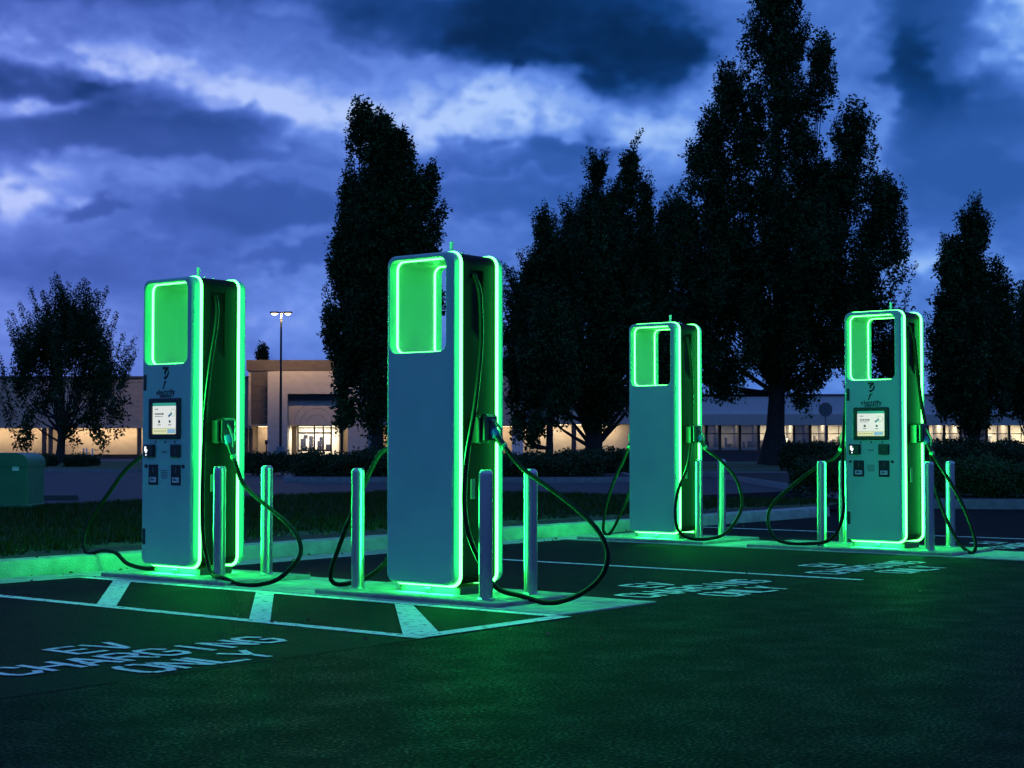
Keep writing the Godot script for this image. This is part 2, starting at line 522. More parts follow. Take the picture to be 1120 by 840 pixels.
func make_ground() -> void:
	var g := MB.new()
	for i in 24:                                               # one sheet, out to the horizon
		var a0 := TAU * i / 24.0
		var a1 := TAU * (i + 1) / 24.0
		g.tri(Vector3.ZERO, Vector3(cos(a1), 0, sin(a1)) * 800.0, Vector3(cos(a0), 0, sin(a0)) * 800.0)
	setting(build("ground", g, M.asphalt), "dark asphalt of the parking lot")
	setting(flat("stall_paving", [[-11.5, 6], [-6.14, 6], [-6.10, -6.5], [-6.13, -12.0], [-6.08, -19.0], [-6.15, -25.0], [-11.5, -25.0]], 0.0022, M.sealed_asphalt), "darker sealed asphalt of the charging stalls")
	# painted lines of the hatched strip and the stalls
	var w := 0.10
	setting(flat("parking_line", rect(-11.45, -6.93 - w / 2, -6.12, -6.93 + w / 2), 0.0062, M.paint), "long white line on the near side of the hatched strip")
	setting(flat("parking_line", [[-6.24, -6.99], [-6.12, -6.99], [-6.12, -8.34], [-6.24, -8.34]], 0.0064, M.paint), "short white line closing the hatched strip")
	setting(flat("parking_line", rect(-11.45, -8.37, -6.25, -8.27), 0.0062, M.paint), "white line along the edge of the charger strip")
	for h in [[[-10.60, -8.26], [-10.38, -8.26], [-8.93, -6.985], [-9.14, -6.985]], [[-8.94, -8.26], [-8.75, -8.26], [-7.43, -6.985], [-7.62, -6.985]], [[-7.56, -8.26], [-7.39, -8.26], [-6.245, -7.20], [-6.245, -6.985], [-6.33, -6.985]]]:
		setting(flat("hatch_bar", h, 0.0064, M.paint), "slanted white bar of the hatched strip")
	setting(flat("parking_line", rect(-11.4, -12.08, -5.94, -11.99), 0.0062, M.paint), "white stall line between two painted stalls")
	setting(flat("parking_line", rect(-11.4, -18.36, -3.4, -18.27), 0.0062, M.paint), "white stall line beyond the far charger strip")
	setting(flat("parking_line", rect(-11.4, -3.9, -6.0, -3.8), 0.0062, M.paint), "white stall line at the near left")
	lettering(-6.20, -5.48, "painted stall lettering in the foreground left of the chargers", 1)
	lettering(-6.02, -10.58, "painted stall lettering right of the second charger", 2)
	lettering(-5.93, -13.28, "painted stall lettering in front of the charger with the right screen", 3)
	lettering(-6.05, -17.4, "painted stall lettering at the right edge behind the last charger", 4)
	# concrete strips the chargers stand on
	for r in [[-11.42, -6.22, -8.38, -9.47, "pale concrete strip under the two left chargers"], [-11.42, -5.25, -14.98, -16.12, "pale concrete strip under the two right chargers"]]:
		var s := Node3D.new()
		s.name = numbered("concrete_strip")
		add_child(s)
		setting(s, r[4])
		var x: float = r[0]
		while x < r[1] - 0.1:
			var x2: float = minf(x + 1.74, r[1])
			slab("slab", x + 0.004, r[2], x2 - 0.004, r[3], -0.06, 0.0105, 0.004, M.concrete, s)
			x = x2
	# kerb along the verge, in stones
	kerb("kerb", Vector2(-11.62, 2.0), Vector2(-11.62, -22.3), 0.20, 0.145, 3.05, "concrete kerb behind the chargers")
	kerb("kerb", Vector2(-20.4, 4.0), Vector2(-18.2, -25.0), 0.16, 0.12, 3.0, "kerb on the far side of the grass verge")
	var gut := flat("gutter", rect(-11.5, 2.0, -11.05, -8.36), 0.0062, M.concrete)
	setting(gut, "concrete gutter beside the kerb")
	setting(flat("gutter", rect(-11.5, -9.49, -11.05, -14.96), 0.0062, M.concrete), "concrete gutter between the two charger strips")
	# the verge
	var v := MB.new()
	var vp := PackedVector2Array([Vector2(-11.71, 4), Vector2(-11.71, -22.3), Vector2(-12.5, -24.6), Vector2(-14, -25.6), Vector2(-18.1, -25.0), Vector2(-20.3, 4)])
	v.sheet(vp, 0.12)
	setting(build("verge", v, M.turf), "grass verge behind the kerb")
	setting(flat("verge_bed", [[-11.71, 4], [-11.71, -22.3], [-12.5, -22.3], [-12.6, 4]], 0.124, M.soil), "bare soil along the kerb")
	# road behind the verge: a smoother, paler asphalt
	setting(flat("road", [[-20.5, 8], [-18.3, -25.2], [-18.3, -34], [-60, -95], [-110, -60], [-60, 10]], 0.004, M.road), "paler asphalt drive behind the verge")
	var slabm := flat("valve_slab", [[-14.6, -22.1], [-13.2, -23.2], [-12.9, -22.8], [-14.3, -21.7]], 0.128, M.concrete)
	setting(slabm, "small flat concrete slab in the verge")

func kerb(called: String, a: Vector2, b: Vector2, w: float, h: float, stone: float, label: String) -> void:
	var k := Node3D.new()
	k.name = numbered(called)
	k.position = Vector3(a.x, 0, a.y)
	add_child(k)
	setting(k, label)
	var len := (b - a).length()
	var d := (b - a) / len
	k.rotation.y = atan2(-d.x, -d.y)
	var n := int(ceil(len / stone))
	var m := MB.new()
	var L := len / n - 0.012
	# battered face, rounded nose: cross-section swept along the stone
	var prof := [[0.0, -0.05], [w * 0.5, -0.05], [w * 0.5, 0.01], [w * 0.5 - 0.015, h - 0.03], [w * 0.5 - 0.025, h - 0.010], [w * 0.5 - 0.045, h], [-w * 0.5, h], [-w * 0.5, -0.05]]
	var r0 := PackedVector3Array()
	var r1 := PackedVector3Array()
	for p in prof:
		r0.push_back(Vector3(p[0], p[1], 0))
		r1.push_back(Vector3(p[0], p[1], -L))
	m.rings([r0, r1], true, true)
	var me := m.mesh(30)
	for i in n:
		put("kerb_stone", me, M.concrete, k, Vector3(rng.randf_range(-0.004, 0.004), rng.randf_range(-0.004, 0.003), -len / n * i))

const STROKES := {
	"E": [[0, 0, 0, 1], [0.18, 1, 1, 1], [0.18, 0.5, 0.85, 0.5], [0.18, 0, 1, 0]],
	"V": [[0, 1, 0.47, 0], [1, 1, 0.58, 0.1]],
	"C": [[1, 0.78, 0.8, 1], [0.8, 1, 0.2, 1], [0.2, 1, 0, 0.8], [0, 0.8, 0, 0.2], [0, 0.2, 0.2, 0], [0.2, 0, 0.8, 0], [0.8, 0, 1, 0.22]],
	"H": [[0, 0, 0, 1], [1, 0, 1, 1], [0.2, 0.5, 0.8, 0.5]],
	"A": [[0, 0, 0.45, 1], [1, 0, 0.55, 1], [0.32, 0.32, 0.68, 0.32]],
	"R": [[0, 0, 0, 1], [0.18, 1, 0.8, 1], [0.8, 1, 1, 0.85], [1, 0.85, 1, 0.65], [1, 0.65, 0.8, 0.5], [0.8, 0.5, 0.18, 0.5], [0.5, 0.44, 1, 0]],
	"G": [[1, 0.78, 0.8, 1], [0.8, 1, 0.2, 1], [0.2, 1, 0, 0.8], [0, 0.8, 0, 0.2], [0, 0.2, 0.2, 0], [0.2, 0, 0.8, 0], [0.8, 0, 1, 0.2], [1, 0.2, 1, 0.45], [1, 0.45, 0.6, 0.45]],
	"I": [[0.5, 0, 0.5, 1]],
	"N": [[0, 0, 0, 1], [1, 0, 1, 1], [0.06, 0.95, 0.94, 0.05]],
	"O": [[0.3, 1, 0.15, 1], [0.15, 1, 0, 0.8], [0, 0.8, 0, 0.2], [0, 0.2, 0.2, 0], [0.2, 0, 0.4, 0], [0.6, 0, 0.8, 0], [0.8, 0, 1, 0.2], [1, 0.2, 1, 0.8], [1, 0.8, 0.8, 1], [0.8, 1, 0.6, 1]],
	"L": [[0, 0, 0, 1], [0.2, 0, 1, 0]],
	"Y": [[0, 1, 0.47, 0.52], [1, 1, 0.53, 0.52], [0.5, 0, 0.5, 0.42]]}

func lettering(x: float, z: float, label: String, sd: int) -> void:
	var root := Node3D.new()
	root.name = numbered("stall_lettering")
	root.position = Vector3(x, 0.0064, z)
	add_child(root)
	setting(root, label)
	var pitch := 0.228
	var lw := 0.165
	var lh := 0.29
	var rows := ["ONLY", "CHARGING", "EV"]
	for r in 3:
		var word: String = rows[r]
		for i in word.length():
			var b := MB.new()
			var o := (i - word.length() * 0.5) * pitch + 0.03
			var k := 0
			for s in STROKES[word[i]]:
				var p := Vector2(s[0] * lw, s[1] * lh)
				var q := Vector2(s[2] * lw, s[3] * lh)
				var dd := (q - p).normalized()
				var nn := Vector2(-dd.y, dd.x) * 0.023
				p -= dd * 0.010
				q += dd * 0.010
				# reading direction runs along -z, letters stand up along -x
				var f := func(v: Vector2) -> Vector3: return Vector3(-(r * 0.425 + v.y), k * 0.0002, -(o + v.x))
				b.quad(f.call(p - nn), f.call(q - nn), f.call(q + nn), f.call(p + nn))
				k += 1
			build("letter", b, M.paint, root)

func make_islands() -> void:
	# kerbed planting islands: front edge right of the view axis from px to px at a depth
	for i in [[300, 705, 45.5, 62.0, 0.12, "kerbed planting island with hedge in the middle distance"], [-160, 170, 62.0, 90.0, 0.10, "kerbed island under the small left tree"], [745, 1010, 54.0, 84.0, 0.14, "grassy island under the tallest tree"], [985, 1400, 27.2, 60.0, 0.13, "planting bed with hedges at the right"]]:
		var p := []
		var x0: float = i[0]
		var x1: float = i[1]
		var a := place(x0, i[2])
		var b := place(x1, i[2])
		var c := b + (place(560, i[3]) - place(560, i[2]))
		var d := a + (place(560, i[3]) - place(560, i[2]))
		var isl := Node3D.new()
		isl.name = numbered("planting_island")
		add_child(isl)
		setting(isl, i[5])
		var poly := PackedVector2Array()
		var cs := [a, b, c, d]
		for j in 4:                                             # rounded corners
			var here: Vector3 = cs[j]
			var before: Vector3 = cs[(j + 3) % 4]
			var after: Vector3 = cs[(j + 1) % 4]
			var r := 2.0
			var u := here + (before - here).normalized() * r
			var v := here + (after - here).normalized() * r
			for s in 6:
				var t := s / 5.0
				var q := u.lerp(here, t).lerp(here.lerp(v, t), t)
				poly.push_back(Vector2(q.x, q.z))
		var inner := Geometry2D.offset_polygon(poly, -0.18)[0]
		var body := MB.new()
		body.sheet(inner, i[4])
		build("soil", body, M.soil if i[2] < 50.0 else M.turf, isl)
		var kb := MB.new()
		var n := poly.size()
		var ctr := Vector2.ZERO
		for q in poly: ctr += q / n
		for j in n:
			var q := poly[j]
			var q2 := poly[(j + 1) % n]
			var s1 := ctr + (q - ctr) * 0.97
			var s2 := ctr + (q2 - ctr) * 0.97
			var h: float = i[4] + 0.03
			var arr := [Vector3(q.x, 0, q.y), Vector3(q2.x, 0, q2.y), Vector3(q2.x, h, q2.y), Vector3(q.x, h, q.y)]
			kb.quad(arr[0], arr[1], arr[2], arr[3])
			var o1 := (s1 - q).normalized() * 0.17
			var o2 := (s2 - q2).normalized() * 0.17
			kb.quad(arr[3], arr[2], Vector3(q2.x + o2.x, h, q2.y + o2.y), Vector3(q.x + o1.x, h, q.y + o1.y))
			kb.quad(Vector3(q.x + o1.x, h, q.y + o1.y), Vector3(q2.x + o2.x, h, q2.y + o2.y), Vector3(q2.x + o2.x, 0, q2.y + o2.y), Vector3(q.x + o1.x, 0, q.y + o1.y))
		build("island_kerb", kb, M.pad_concrete, isl, 20)

# ---------------------------------------------------------------- buildings
func bwall(b: MB, d: float, x0: float, x1: float, y0: float, y1: float, thick: float) -> void:
	# a block in the building's own axes; the values are metres right of the axis, height and depth
	b.box(Vector3((x0 + x1) / 2, (y0 + y1) / 2, -d - thick / 2), Vector3(x1 - x0, y1 - y0, thick))

func make_store() -> void:
	var D := 160.0
	var k := D / FPX
	var X := func(px: float) -> float: return (px - 560.0) * k
	var Y := func(py: float) -> float: return 1.1 + (485.0 - py) * k
	var s := thing("department_store", "long tan department store with lit arcade and tall entrance portal", "store", Vector3.ZERO, YAW)
	var b := MB.new()
	# left wing: upper wall over an open arcade
	bwall(b, D, X.call(-140), X.call(275), 2.75, Y.call(413), 9.0)
	bwall(b, D - 0.08, X.call(-140), X.call(275), 2.6, 3.25, 0.1)
	bwall(b, D + 4.0, X.call(-140), X.call(275), 0.0, 2.75, 5.0)
	build("wall", b, M.wall_tan, s)
	for j in 9:                                                 # horizontal cladding boards of the left wing
		var c := MB.new()
		var y0 := 3.3 + j * 0.475
		bwall(c, D - 0.06, X.call(-140), X.call(266), y0, y0 + 0.44, 0.06)
		build("cladding_board", c, M.wall_tan, s)
	b = MB.new()
	bwall(b, D - 0.25, X.call(-140), X.call(275), Y.call(414), Y.call(411.5), 9.4)
	build("parapet", b, M.wall_brown, s)
	for px in [-90, -30, 48, 55, 152, 212, 269, 274]:
		b = MB.new()
		bwall(b, D + 0.05, X.call(px - 2.0), X.call(px + 2.0), 0.0, 2.6, 0.36)
		build("column", b, M.wall_brown, s)
	# entrance block
	b = MB.new()
	bwall(b, D - 3.0, X.call(277), X.call(572), Y.call(466), Y.call(407), 14.0)
	bwall(b, D + 3.0, X.call(277), X.call(572), 0.0, Y.call(466), 8.0)
	build("wall", b, M.wall_tan, s)
	b = MB.new()
	bwall(b, D - 3.2, X.call(275), X.call(574), Y.call(407), Y.call(395.5), 14.4)
	build("parapet", b, M.wall_brown, s)
	for j in 7:
		var c := MB.new()
		var y0: float = Y.call(464) + j * 0.72
		bwall(c, D - 3.06, X.call(280), X.call(300), y0, y0 + 0.68, 0.06)
		build("cladding_board", c, M.wall_brown, s)
	# portal
	b = MB.new()
	bwall(b, D - 5.0, X.call(301), X.call(322), 0.0, Y.call(432.5), 3.0)
	bwall(b, D - 5.0, X.call(386), X.call(407), 0.0, Y.call(432.5), 3.0)
	bwall(b, D - 5.0, X.call(301), X.call(407), Y.call(432.5), Y.call(408.5), 3.0)
	build("portal_frame", b, M.wall_cream, s)
	b = MB.new()
	bwall(b, D - 4.6, X.call(322), X.call(386), Y.call(438.5), Y.call(432.5), 1.6)
	build("portal_beam", b, M.dark_trim, s)
	b = MB.new()
	bwall(b, D - 4.2, X.call(322), X.call(386), Y.call(465.5), Y.call(438.5), 0.5)
	build("gable_panel", b, M.wall_cream, s)
	for r in [2.15, 1.55, 0.95]:                                 # arcs left by an old sign
		var arc := MB.new()
		var pts := PackedVector3Array()
		for q in 25:
			var a := PI * q / 24.0
			pts.push_back(Vector3(X.call(352.0) + cos(a) * r, Y.call(465) + sin(a) * r, -(D - 4.2)))
		arc.tube(pts, [0.016], 5)
		build("arc_trim", arc, M.wall_brown, s)
	# glazed entrance: dark frame, lit panes, door leaves
	var dz := D - 3.4
	var fr := MB.new()
	for px in [331, 348.5, 358, 366.5]:
		bwall(fr, dz, X.call(px) - 0.07, X.call(px) + 0.07, 0.0, Y.call(465.5), 0.12)
	for py in [465.6, 473.8, 492.5]:
		bwall(fr, dz - 0.01, X.call(331), X.call(366.5), Y.call(py) - 0.08, Y.call(py) + 0.08, 0.13)
	build("door_frame", fr, M.dark_metal, s)
	var panes := [[332, 348, 466, 473.5], [349.5, 357.5, 466, 473.5], [359, 366, 466, 473.5], [332, 340, 474.5, 492], [341, 348, 474.5, 492], [349.5, 357.5, 474.5, 492], [359, 366, 474.5, 492]]
	for p in panes:
		var pane := MB.new()
		bwall(pane, dz + 0.05, X.call(p[0]), X.call(p[1]), Y.call(p[3]), Y.call(p[2]), 0.02)
		build("pane", pane, M.glass, s)
	b = MB.new()
	bwall(b, dz + 2.5, X.call(326), X.call(372), 0.0, Y.call(464), 0.2)
	build("lobby_wall", b, M.wall_cream, s)
	for p in [[333, 338, 480, 492], [342, 346, 477, 492], [351, 356, 482, 492], [353, 356, 478, 482], [336, 340, 476, 480], [360, 365, 486, 492]]:
		var it := MB.new()
		bwall(it, dz + 0.6, X.call(p[0]), X.call(p[1]), Y.call(p[3]), Y.call(p[2]), 0.5)
		build("display_stand", it, M.dark_trim, s)
	var lt := put("ceiling_light", box_mesh(Vector3(3.4, 0.08, 1.4)), M.shop_light_glow, s, Vector3(X.call(349), Y.call(466) - 0.06, -(dz + 1.2)))
	lamp_area("lobby_light", Vector3(X.call(349), Y.call(466) - 0.14, -(dz + 1.2)), Vector3.DOWN, Vector2(3.4, 1.4), Color(1, 0.88, 0.68), 60.0, s)
	# soffit lamps along the arcade wash the wall behind with warm light
	for px in [-110, -60, -15, 20, 75, 105, 135, 185, 240]:
		put("soffit_light", box_mesh(Vector3(2.4, 0.06, 0.3)), M.soffit_glow, s, Vector3(X.call(px), 2.70, -(D + 2.6)))
		lamp_area("arcade_light", Vector3(X.call(px), 2.64, -(D + 2.6)), Vector3(0, -0.8, -0.6).normalized(), Vector2(2.4, 0.3), Color(1, 0.74, 0.46), 12.0, s)
	for px in [289, 392, 425, 470, 520, 552]:
		put("soffit_light", box_mesh(Vector3(1.6, 0.06, 0.3)), M.soffit_glow, s, Vector3(X.call(px), Y.call(466) - 0.04, -(D + 1.6)))
		lamp_area("arcade_light", Vector3(X.call(px), Y.call(466) - 0.1, -(D + 1.6)), Vector3(0, -0.8, -0.6).normalized(), Vector2(1.6, 0.3), Color(1, 0.74, 0.46), 9.0, s)
	for px in [412, 445, 500, 566]:
		b = MB.new()
		bwall(b, D - 2.8, X.call(px - 6), X.call(px + 6), 0.0, Y.call(466), 0.9)
		build("column", b, M.wall_grey, s)
	# grey wing right of the entrance block
	b = MB.new()
	bwall(b, D - 2.0, X.call(572), X.call(700), Y.call(464), Y.call(426), 12.0)
	bwall(b, D + 3.0, X.call(572), X.call(700), 0.0, Y.call(464), 7.0)
	build("wing", b, M.wall_cream, s)
	for px in [590, 612, 640, 668]:
		put("soffit_light", box_mesh(Vector3(1.6, 0.06, 0.3)), M.soffit_glow, s, Vector3(X.call(px), Y.call(464) - 0.04, -(D + 1.6)))
		lamp_area("arcade_light", Vector3(X.call(px), Y.call(464) - 0.1, -(D + 1.6)), Vector3(0, -0.8, -0.6).normalized(), Vector2(1.6, 0.3), Color(1, 0.74, 0.46), 9.0, s)
	for px in [602, 627, 655]:
		b = MB.new()
		bwall(b, D - 1.8, X.call(px - 2.5), X.call(px + 2.5), 0.0, Y.call(464), 0.5)
		build("column", b, M.wall_brown, s)

func box_mesh(sz: Vector3) -> BoxMesh:
	var m := BoxMesh.new()
	m.size = sz
	return m

func make_shops() -> void:
	var D := 250.0
	var k := D / FPX
	var X := func(px: float) -> float: return (px - 560.0) * k
	var Y := func(py: float) -> float: return 1.1 + (485.0 - py) * k
	var s := thing("shop_row", "low shop row with pale fascia and lit display windows behind the trees", "shops", Vector3.ZERO, YAW)
	var b := MB.new()
	bwall(b, D, X.call(690), X.call(1260), Y.call(453), Y.call(433), 12.0)
	build("fascia", b, M.wall_grey, s)
	b = MB.new()
	bwall(b, D - 0.6, X.call(690), X.call(1260), Y.call(465), Y.call(453), 4.0)
	build("canopy", b, M.wall_cream, s)
	b = MB.new()
	bwall(b, D - 0.2, X.call(690), X.call(1260), Y.call(433), Y.call(431), 12.4)
	build("parapet", b, M.wall_brown, s)
	b = MB.new()
	bwall(b, D + 9.0, X.call(690), X.call(1260), 0.0, Y.call(453), 0.5)
	bwall(b, D + 3.0, X.call(690), X.call(1260), 0.0, 0.5, 0.3)
	build("inner_wall", b, M.wall_cream, s)
	b = MB.new()
	bwall(b, D + 3.0, X.call(690), X.call(1260), 0.0, 0.12, 7.0)
	build("floor", b, M.pad_concrete, s)
	b = MB.new()
	bwall(b, D + 3.0, X.call(690), X.call(1260), Y.call(462), Y.call(455), 9.0)
	build("ceiling", b, M.wall_cream, s)
	# bays: from px, to px, is lit
	var bays := [[695, 735, 0.2], [735, 775, 0.3], [775, 790, 0.22], [790, 812, 0.3], [812, 833, 0.2], [833, 852, 0.85], [852, 872, 0.95], [872, 890, 0.15], [890, 908, 0.85], [908, 935, 0.8], [935, 985, 0.8], [985, 1020, 0.9], [1020, 1038, 1.0], [1038, 1056, 1.0], [1056, 1085, 0.15], [1085, 1110, 0.9], [1110, 1150, 0.8], [1150, 1200, 0.6]]
	for v in bays:
		b = MB.new()
		bwall(b, D + 2.9, X.call(v[0]) - 0.2, X.call(v[0]) + 0.2, 0.0, Y.call(455), 6.4)
		build("pier", b, M.wall_brown, s)
		var w: float = X.call(v[1]) - X.call(v[0])
		var mid: float = (X.call(v[0]) + X.call(v[1])) / 2
		var pane := MB.new()
		bwall(pane, D + 3.1, X.call(v[0]) + 0.25, X.call(v[1]) - 0.25, 0.5, Y.call(463), 0.03)
		build("window_pane", pane, M.glass, s)
		var fr := MB.new()
		var nm := maxi(1, int(w / 1.6))
		for q in range(1, nm):
			var xx: float = X.call(v[0]) + w * q / nm
			bwall(fr, D + 3.0, xx - 0.06, xx + 0.06, 0.5, Y.call(463), 0.1)
		bwall(fr, D + 3.0, X.call(v[0]) + 0.2, X.call(v[1]) - 0.2, 2.55, 2.67, 0.11)
		build("window_frame", fr, M.dark_metal, s)
		put("ceiling_light", box_mesh(Vector3(w * 0.6, 0.06, 1.2)), M.shop_light_glow if v[2] > 0.5 else M.night_light_glow, s, Vector3(mid, Y.call(462) - 0.05, -(D + 5.5)))
		lamp_area("shop_light", Vector3(mid, Y.call(462) - 0.12, -(D + 5.5)), Vector3.DOWN, Vector2(w * 0.6, 1.2), Color(1, 0.86, 0.56), 95.0 * v[2] * v[2] * w / 2.6, s)
		var n := int(w / 0.7)
		for q in n:
			var h := rng.randf_range(0.7, 2.3)
			var it := MB.new()
			var x0: float = X.call(v[0]) + 0.3 + q * 0.7
			it.box(Vector3(x0 + rng.randf() * 0.25, 0.12 + h / 2, -(D + rng.randf_range(3.8, 7.5))), Vector3(rng.randf_range(0.3, 0.75), h, 0.4), 0.03)
			build("display_stand", it, [M.dark_trim, M.wall_brown, M.print_white, M.wall_tan, M.dark_trim][rng.randi() % 5], s)
	b = MB.new()
	bwall(b, D + 2.9, X.call(1003), X.call(1009.5), Y.call(481), Y.call(470), 0.04)
	build("poster", b, M.print_white, s)
	b = MB.new()
	bwall(b, D + 2.85, X.call(1005), X.call(1008), Y.call(476), Y.call(472.5), 0.04)
	build("poster_print", b, M.red_print, s)

# ---------------------------------------------------------------- chargers
const OUT_X := 0.325
const CTOP := 2.42
const CBOT := 0.055

func outline(grow: float, ex: Array = []) -> PackedVector2Array:
	return rr(-OUT_X - grow, CBOT - grow, OUT_X + grow, CTOP + grow, 0.085 + grow, 7, ex)

func led_outline(grow: float) -> PackedVector2Array:
	return rr(-OUT_X - grow, CBOT - grow, OUT_X + grow, CTOP - 0.007 + grow * 0.6, 0.085 + grow, 7)

func hole(grow: float, ex: Array = []) -> PackedVector2Array:
	return rr(-0.283 - grow, 1.705 - grow, 0.248 + grow, 2.372 + grow, 0.065 + grow, 7, ex)

func path_mesh(steps: Array, closed := true) -> MB:
	var b := MB.new()
	for i in (steps.size() if closed else steps.size() - 1):
		var a: Array = steps[i]
		var c: Array = steps[(i + 1) % steps.size()]
		b.loft(a[0], a[1], c[0], c[1])
	return b

var charger_mesh := {}

func charger_meshes() -> void:
	var steps := [[hole(0), 0.205], [hole(0), 0.284], [hole(0.006), 0.290], [outline(-0.036), 0.290]]
	for i in range(1, 6):
		var a := PI / 2 * i / 5.0
		steps.append([outline(-0.036 + 0.022 * sin(a)), 0.262 + 0.028 * cos(a)])
	steps.append([outline(-0.014), 0.213])
	steps.append([outline(-0.03), 0.211])
	charger_mesh.shell = path_mesh(steps).mesh(40)
	# light ring round the rear rim of the shell, half-round
	var led := []
	for i in 7:
		var a := PI * i / 6.0
		led.append([led_outline(-0.016 + 0.020 * sin(a)), 0.2 + 0.0105 * cos(a)])
	led.append([led_outline(-0.024), 0.1895])
	led.append([led_outline(-0.024), 0.2105])
	charger_mesh.led = path_mesh(led).mesh(60)
	# light ring inside the opening
	led = []
	for i in 7:
		var a := PI * i / 6.0
		led.append([hole(-0.010 * sin(a)), 0.205 - 0.0105 * cos(a)])
	charger_mesh.led_in = path_mesh(led, false).mesh(60)
	# body with a sloping cable slot in each flank
	var ex0 := [[0.0, 1.75], [0.0, 1.87], [0.0, 2.29], [0.0, 2.29]]
	var exn := [[0.0, 1.75], [0.018, 1.87], [0.018, 2.29], [0.0, 2.29]]
	var body := MB.new()
	for z in [[0.1895, 0.100, ex0], [0.0995, -0.055, exn], [-0.0555, -0.1895, ex0]]:
		var o := outline(-0.016, z[2])
		var h := hole(0.004, ex0)
		for q in [[h, z[1], h, z[0]], [h, z[0], o, z[0]], [o, z[0], o, z[1]], [o, z[1], h, z[1]]]:
			body.loft(q[0], q[1], q[2], q[3])
	charger_mesh.body = body.mesh(30)
	charger_mesh.lining = path_mesh([[hole(0.0), -0.194], [hole(0.0), 0.194]], false).mesh(40)
	var base := MB.new()
	base.box(Vector3(0, 0.025, 0), Vector3(0.58, 0.058, 0.34), 0.006)
	base.box(Vector3(0, 0.02, 0.18), Vector3(0.05, 0.04, 0.03), 0.004)
	charger_mesh.base = base.mesh()

func led_lights(root: Node3D) -> void:
	for s in [1.0, -1.0]:
		var z: float = 0.2 * s
		for side in [1.0, -1.0]:
			lamp_area("led_side_light", Vector3((OUT_X + 0.006) * side, 1.24, z), Vector3(side, 0, 0), Vector2(0.02, 2.2), LED_LIGHT, 1.7, root)
			for tilt in [1.0, -1.0]:
				lamp_area("led_edge_light", Vector3((OUT_X + 0.006) * side, 1.24, z + 0.006 * tilt), Vector3(0.66 * side, 0, 0.75 * tilt).normalized(), Vector2(0.02, 2.2), LED_LIGHT, 0.65, root)
		lamp_area("led_bottom_light", Vector3(0, CBOT - 0.008, z), Vector3.DOWN, Vector2(0.5, 0.02), LED_LIGHT, 1.1, root)
		lamp_area("led_top_light", Vector3(0, CTOP + 0.004, z), Vector3.UP, Vector2(0.5, 0.02), LED_LIGHT, 0.12, root)
		lamp_area("window_led_light", Vector3(0.235, 2.04, z), Vector3.LEFT, Vector2(0.02, 0.55), LED_LIGHT, 0.07, root)
		lamp_area("window_led_light", Vector3(-0.27, 2.04, z), Vector3.RIGHT, Vector2(0.02, 0.55), LED_LIGHT, 0.07, root)
		lamp_area("window_led_light", Vector3(-0.017, 1.72, z), Vector3.UP, Vector2(0.42, 0.02), LED_LIGHT, 0.04, root)
		lamp_area("window_led_light", Vector3(-0.017, 2.358, z), Vector3.DOWN, Vector2(0.42, 0.02), LED_LIGHT, 0.04, root)

func make_charger(at: Vector3, label: String, screen: bool, cables: Array, dark_left := 0.0) -> Node3D:
	var r := thing("charging_station", label, "charger", at, 0.0, "green lit charging stations")
	put("front_shell", charger_mesh.shell, M.spill_tinted_paint, r)
	put("rear_shell", charger_mesh.shell, M.spill_tinted_paint, r, Vector3.ZERO, Vector3(0, PI, 0)).scale = Vector3(-1, 1, 1)
	put("led_strip", charger_mesh.led, M.led_glow, r)
	put("led_strip", charger_mesh.led, M.led_glow, r, Vector3(0, 0, -0.4))
	put("window_led_strip", charger_mesh.led_in, M.led_glow, r)
	put("window_led_strip", charger_mesh.led_in, M.led_glow, r, Vector3(0, 0, -0.41))
	put("body", charger_mesh.body, M.body_paint, r)
	put("window_lining", charger_mesh.lining, M.lining, r)
	put("base", charger_mesh.base, M.base_paint, r)
	led_lights(r)
	var an := MB.new()
	an.lathe(Vector3(0.10, CTOP - 0.02, 0.05), [[0.02, 0], [0.02, 0.022], [0.014, 0.026], [0.014, 0.105], [0.008, 0.11]], 12)
	build("antenna", an, M.print_white, r)
	for q in [[0.12, -0.12], [0.2, -0.02], [0.26, 0.12]]:
		var stud := MB.new()
		stud.lathe(Vector3(q[0], CTOP - 0.016, q[1]), [[0.010, 0], [0.010, 0.012], [0.004, 0.016]], 8)
		build("roof_bolt", stud, M.silver, r)
	# flank fittings: holster, pulley dot, cable, connector
	for s in [1.0, -1.0]:
		var eye := MB.new()
		eye.lathe(Vector3(0.295 * s, 2.255, 0.045), [[0.004, -0.012], [0.012, -0.006], [0.012, 0.006], [0.004, 0.012]], 10)
		build("cable_eyelet", eye, M.silver, r)
		var h := MB.new()
		h.box(Vector3(0.368 * s, 1.165, -0.01), Vector3(0.125, 0.20, 0.14), 0.018)
		h.box(Vector3(0.352 * s, 1.155, 0.078), Vector3(0.075, 0.19, 0.02), 0.006)
		var ho := build("holster", h, M.black_plastic, r)
		if s > 0:
			var pl := MB.new()
			pl.box(Vector3(0.316, 0.74, 0.07), Vector3(0.008, 0.14, 0.045), 0.002)
			build("data_plate", pl, M.print_grey, r)
	for c in cables:
		var pts: Array = c
		var sgn: float = 1.0 if pts[0].x > 0 else -1.0
		var line := smooth(pts, 0.035)
		var cb := MB.new()
		cb.tube(line, [0.0175], 10)
		build("cable", cb, M.black_rubber, r)
	return r

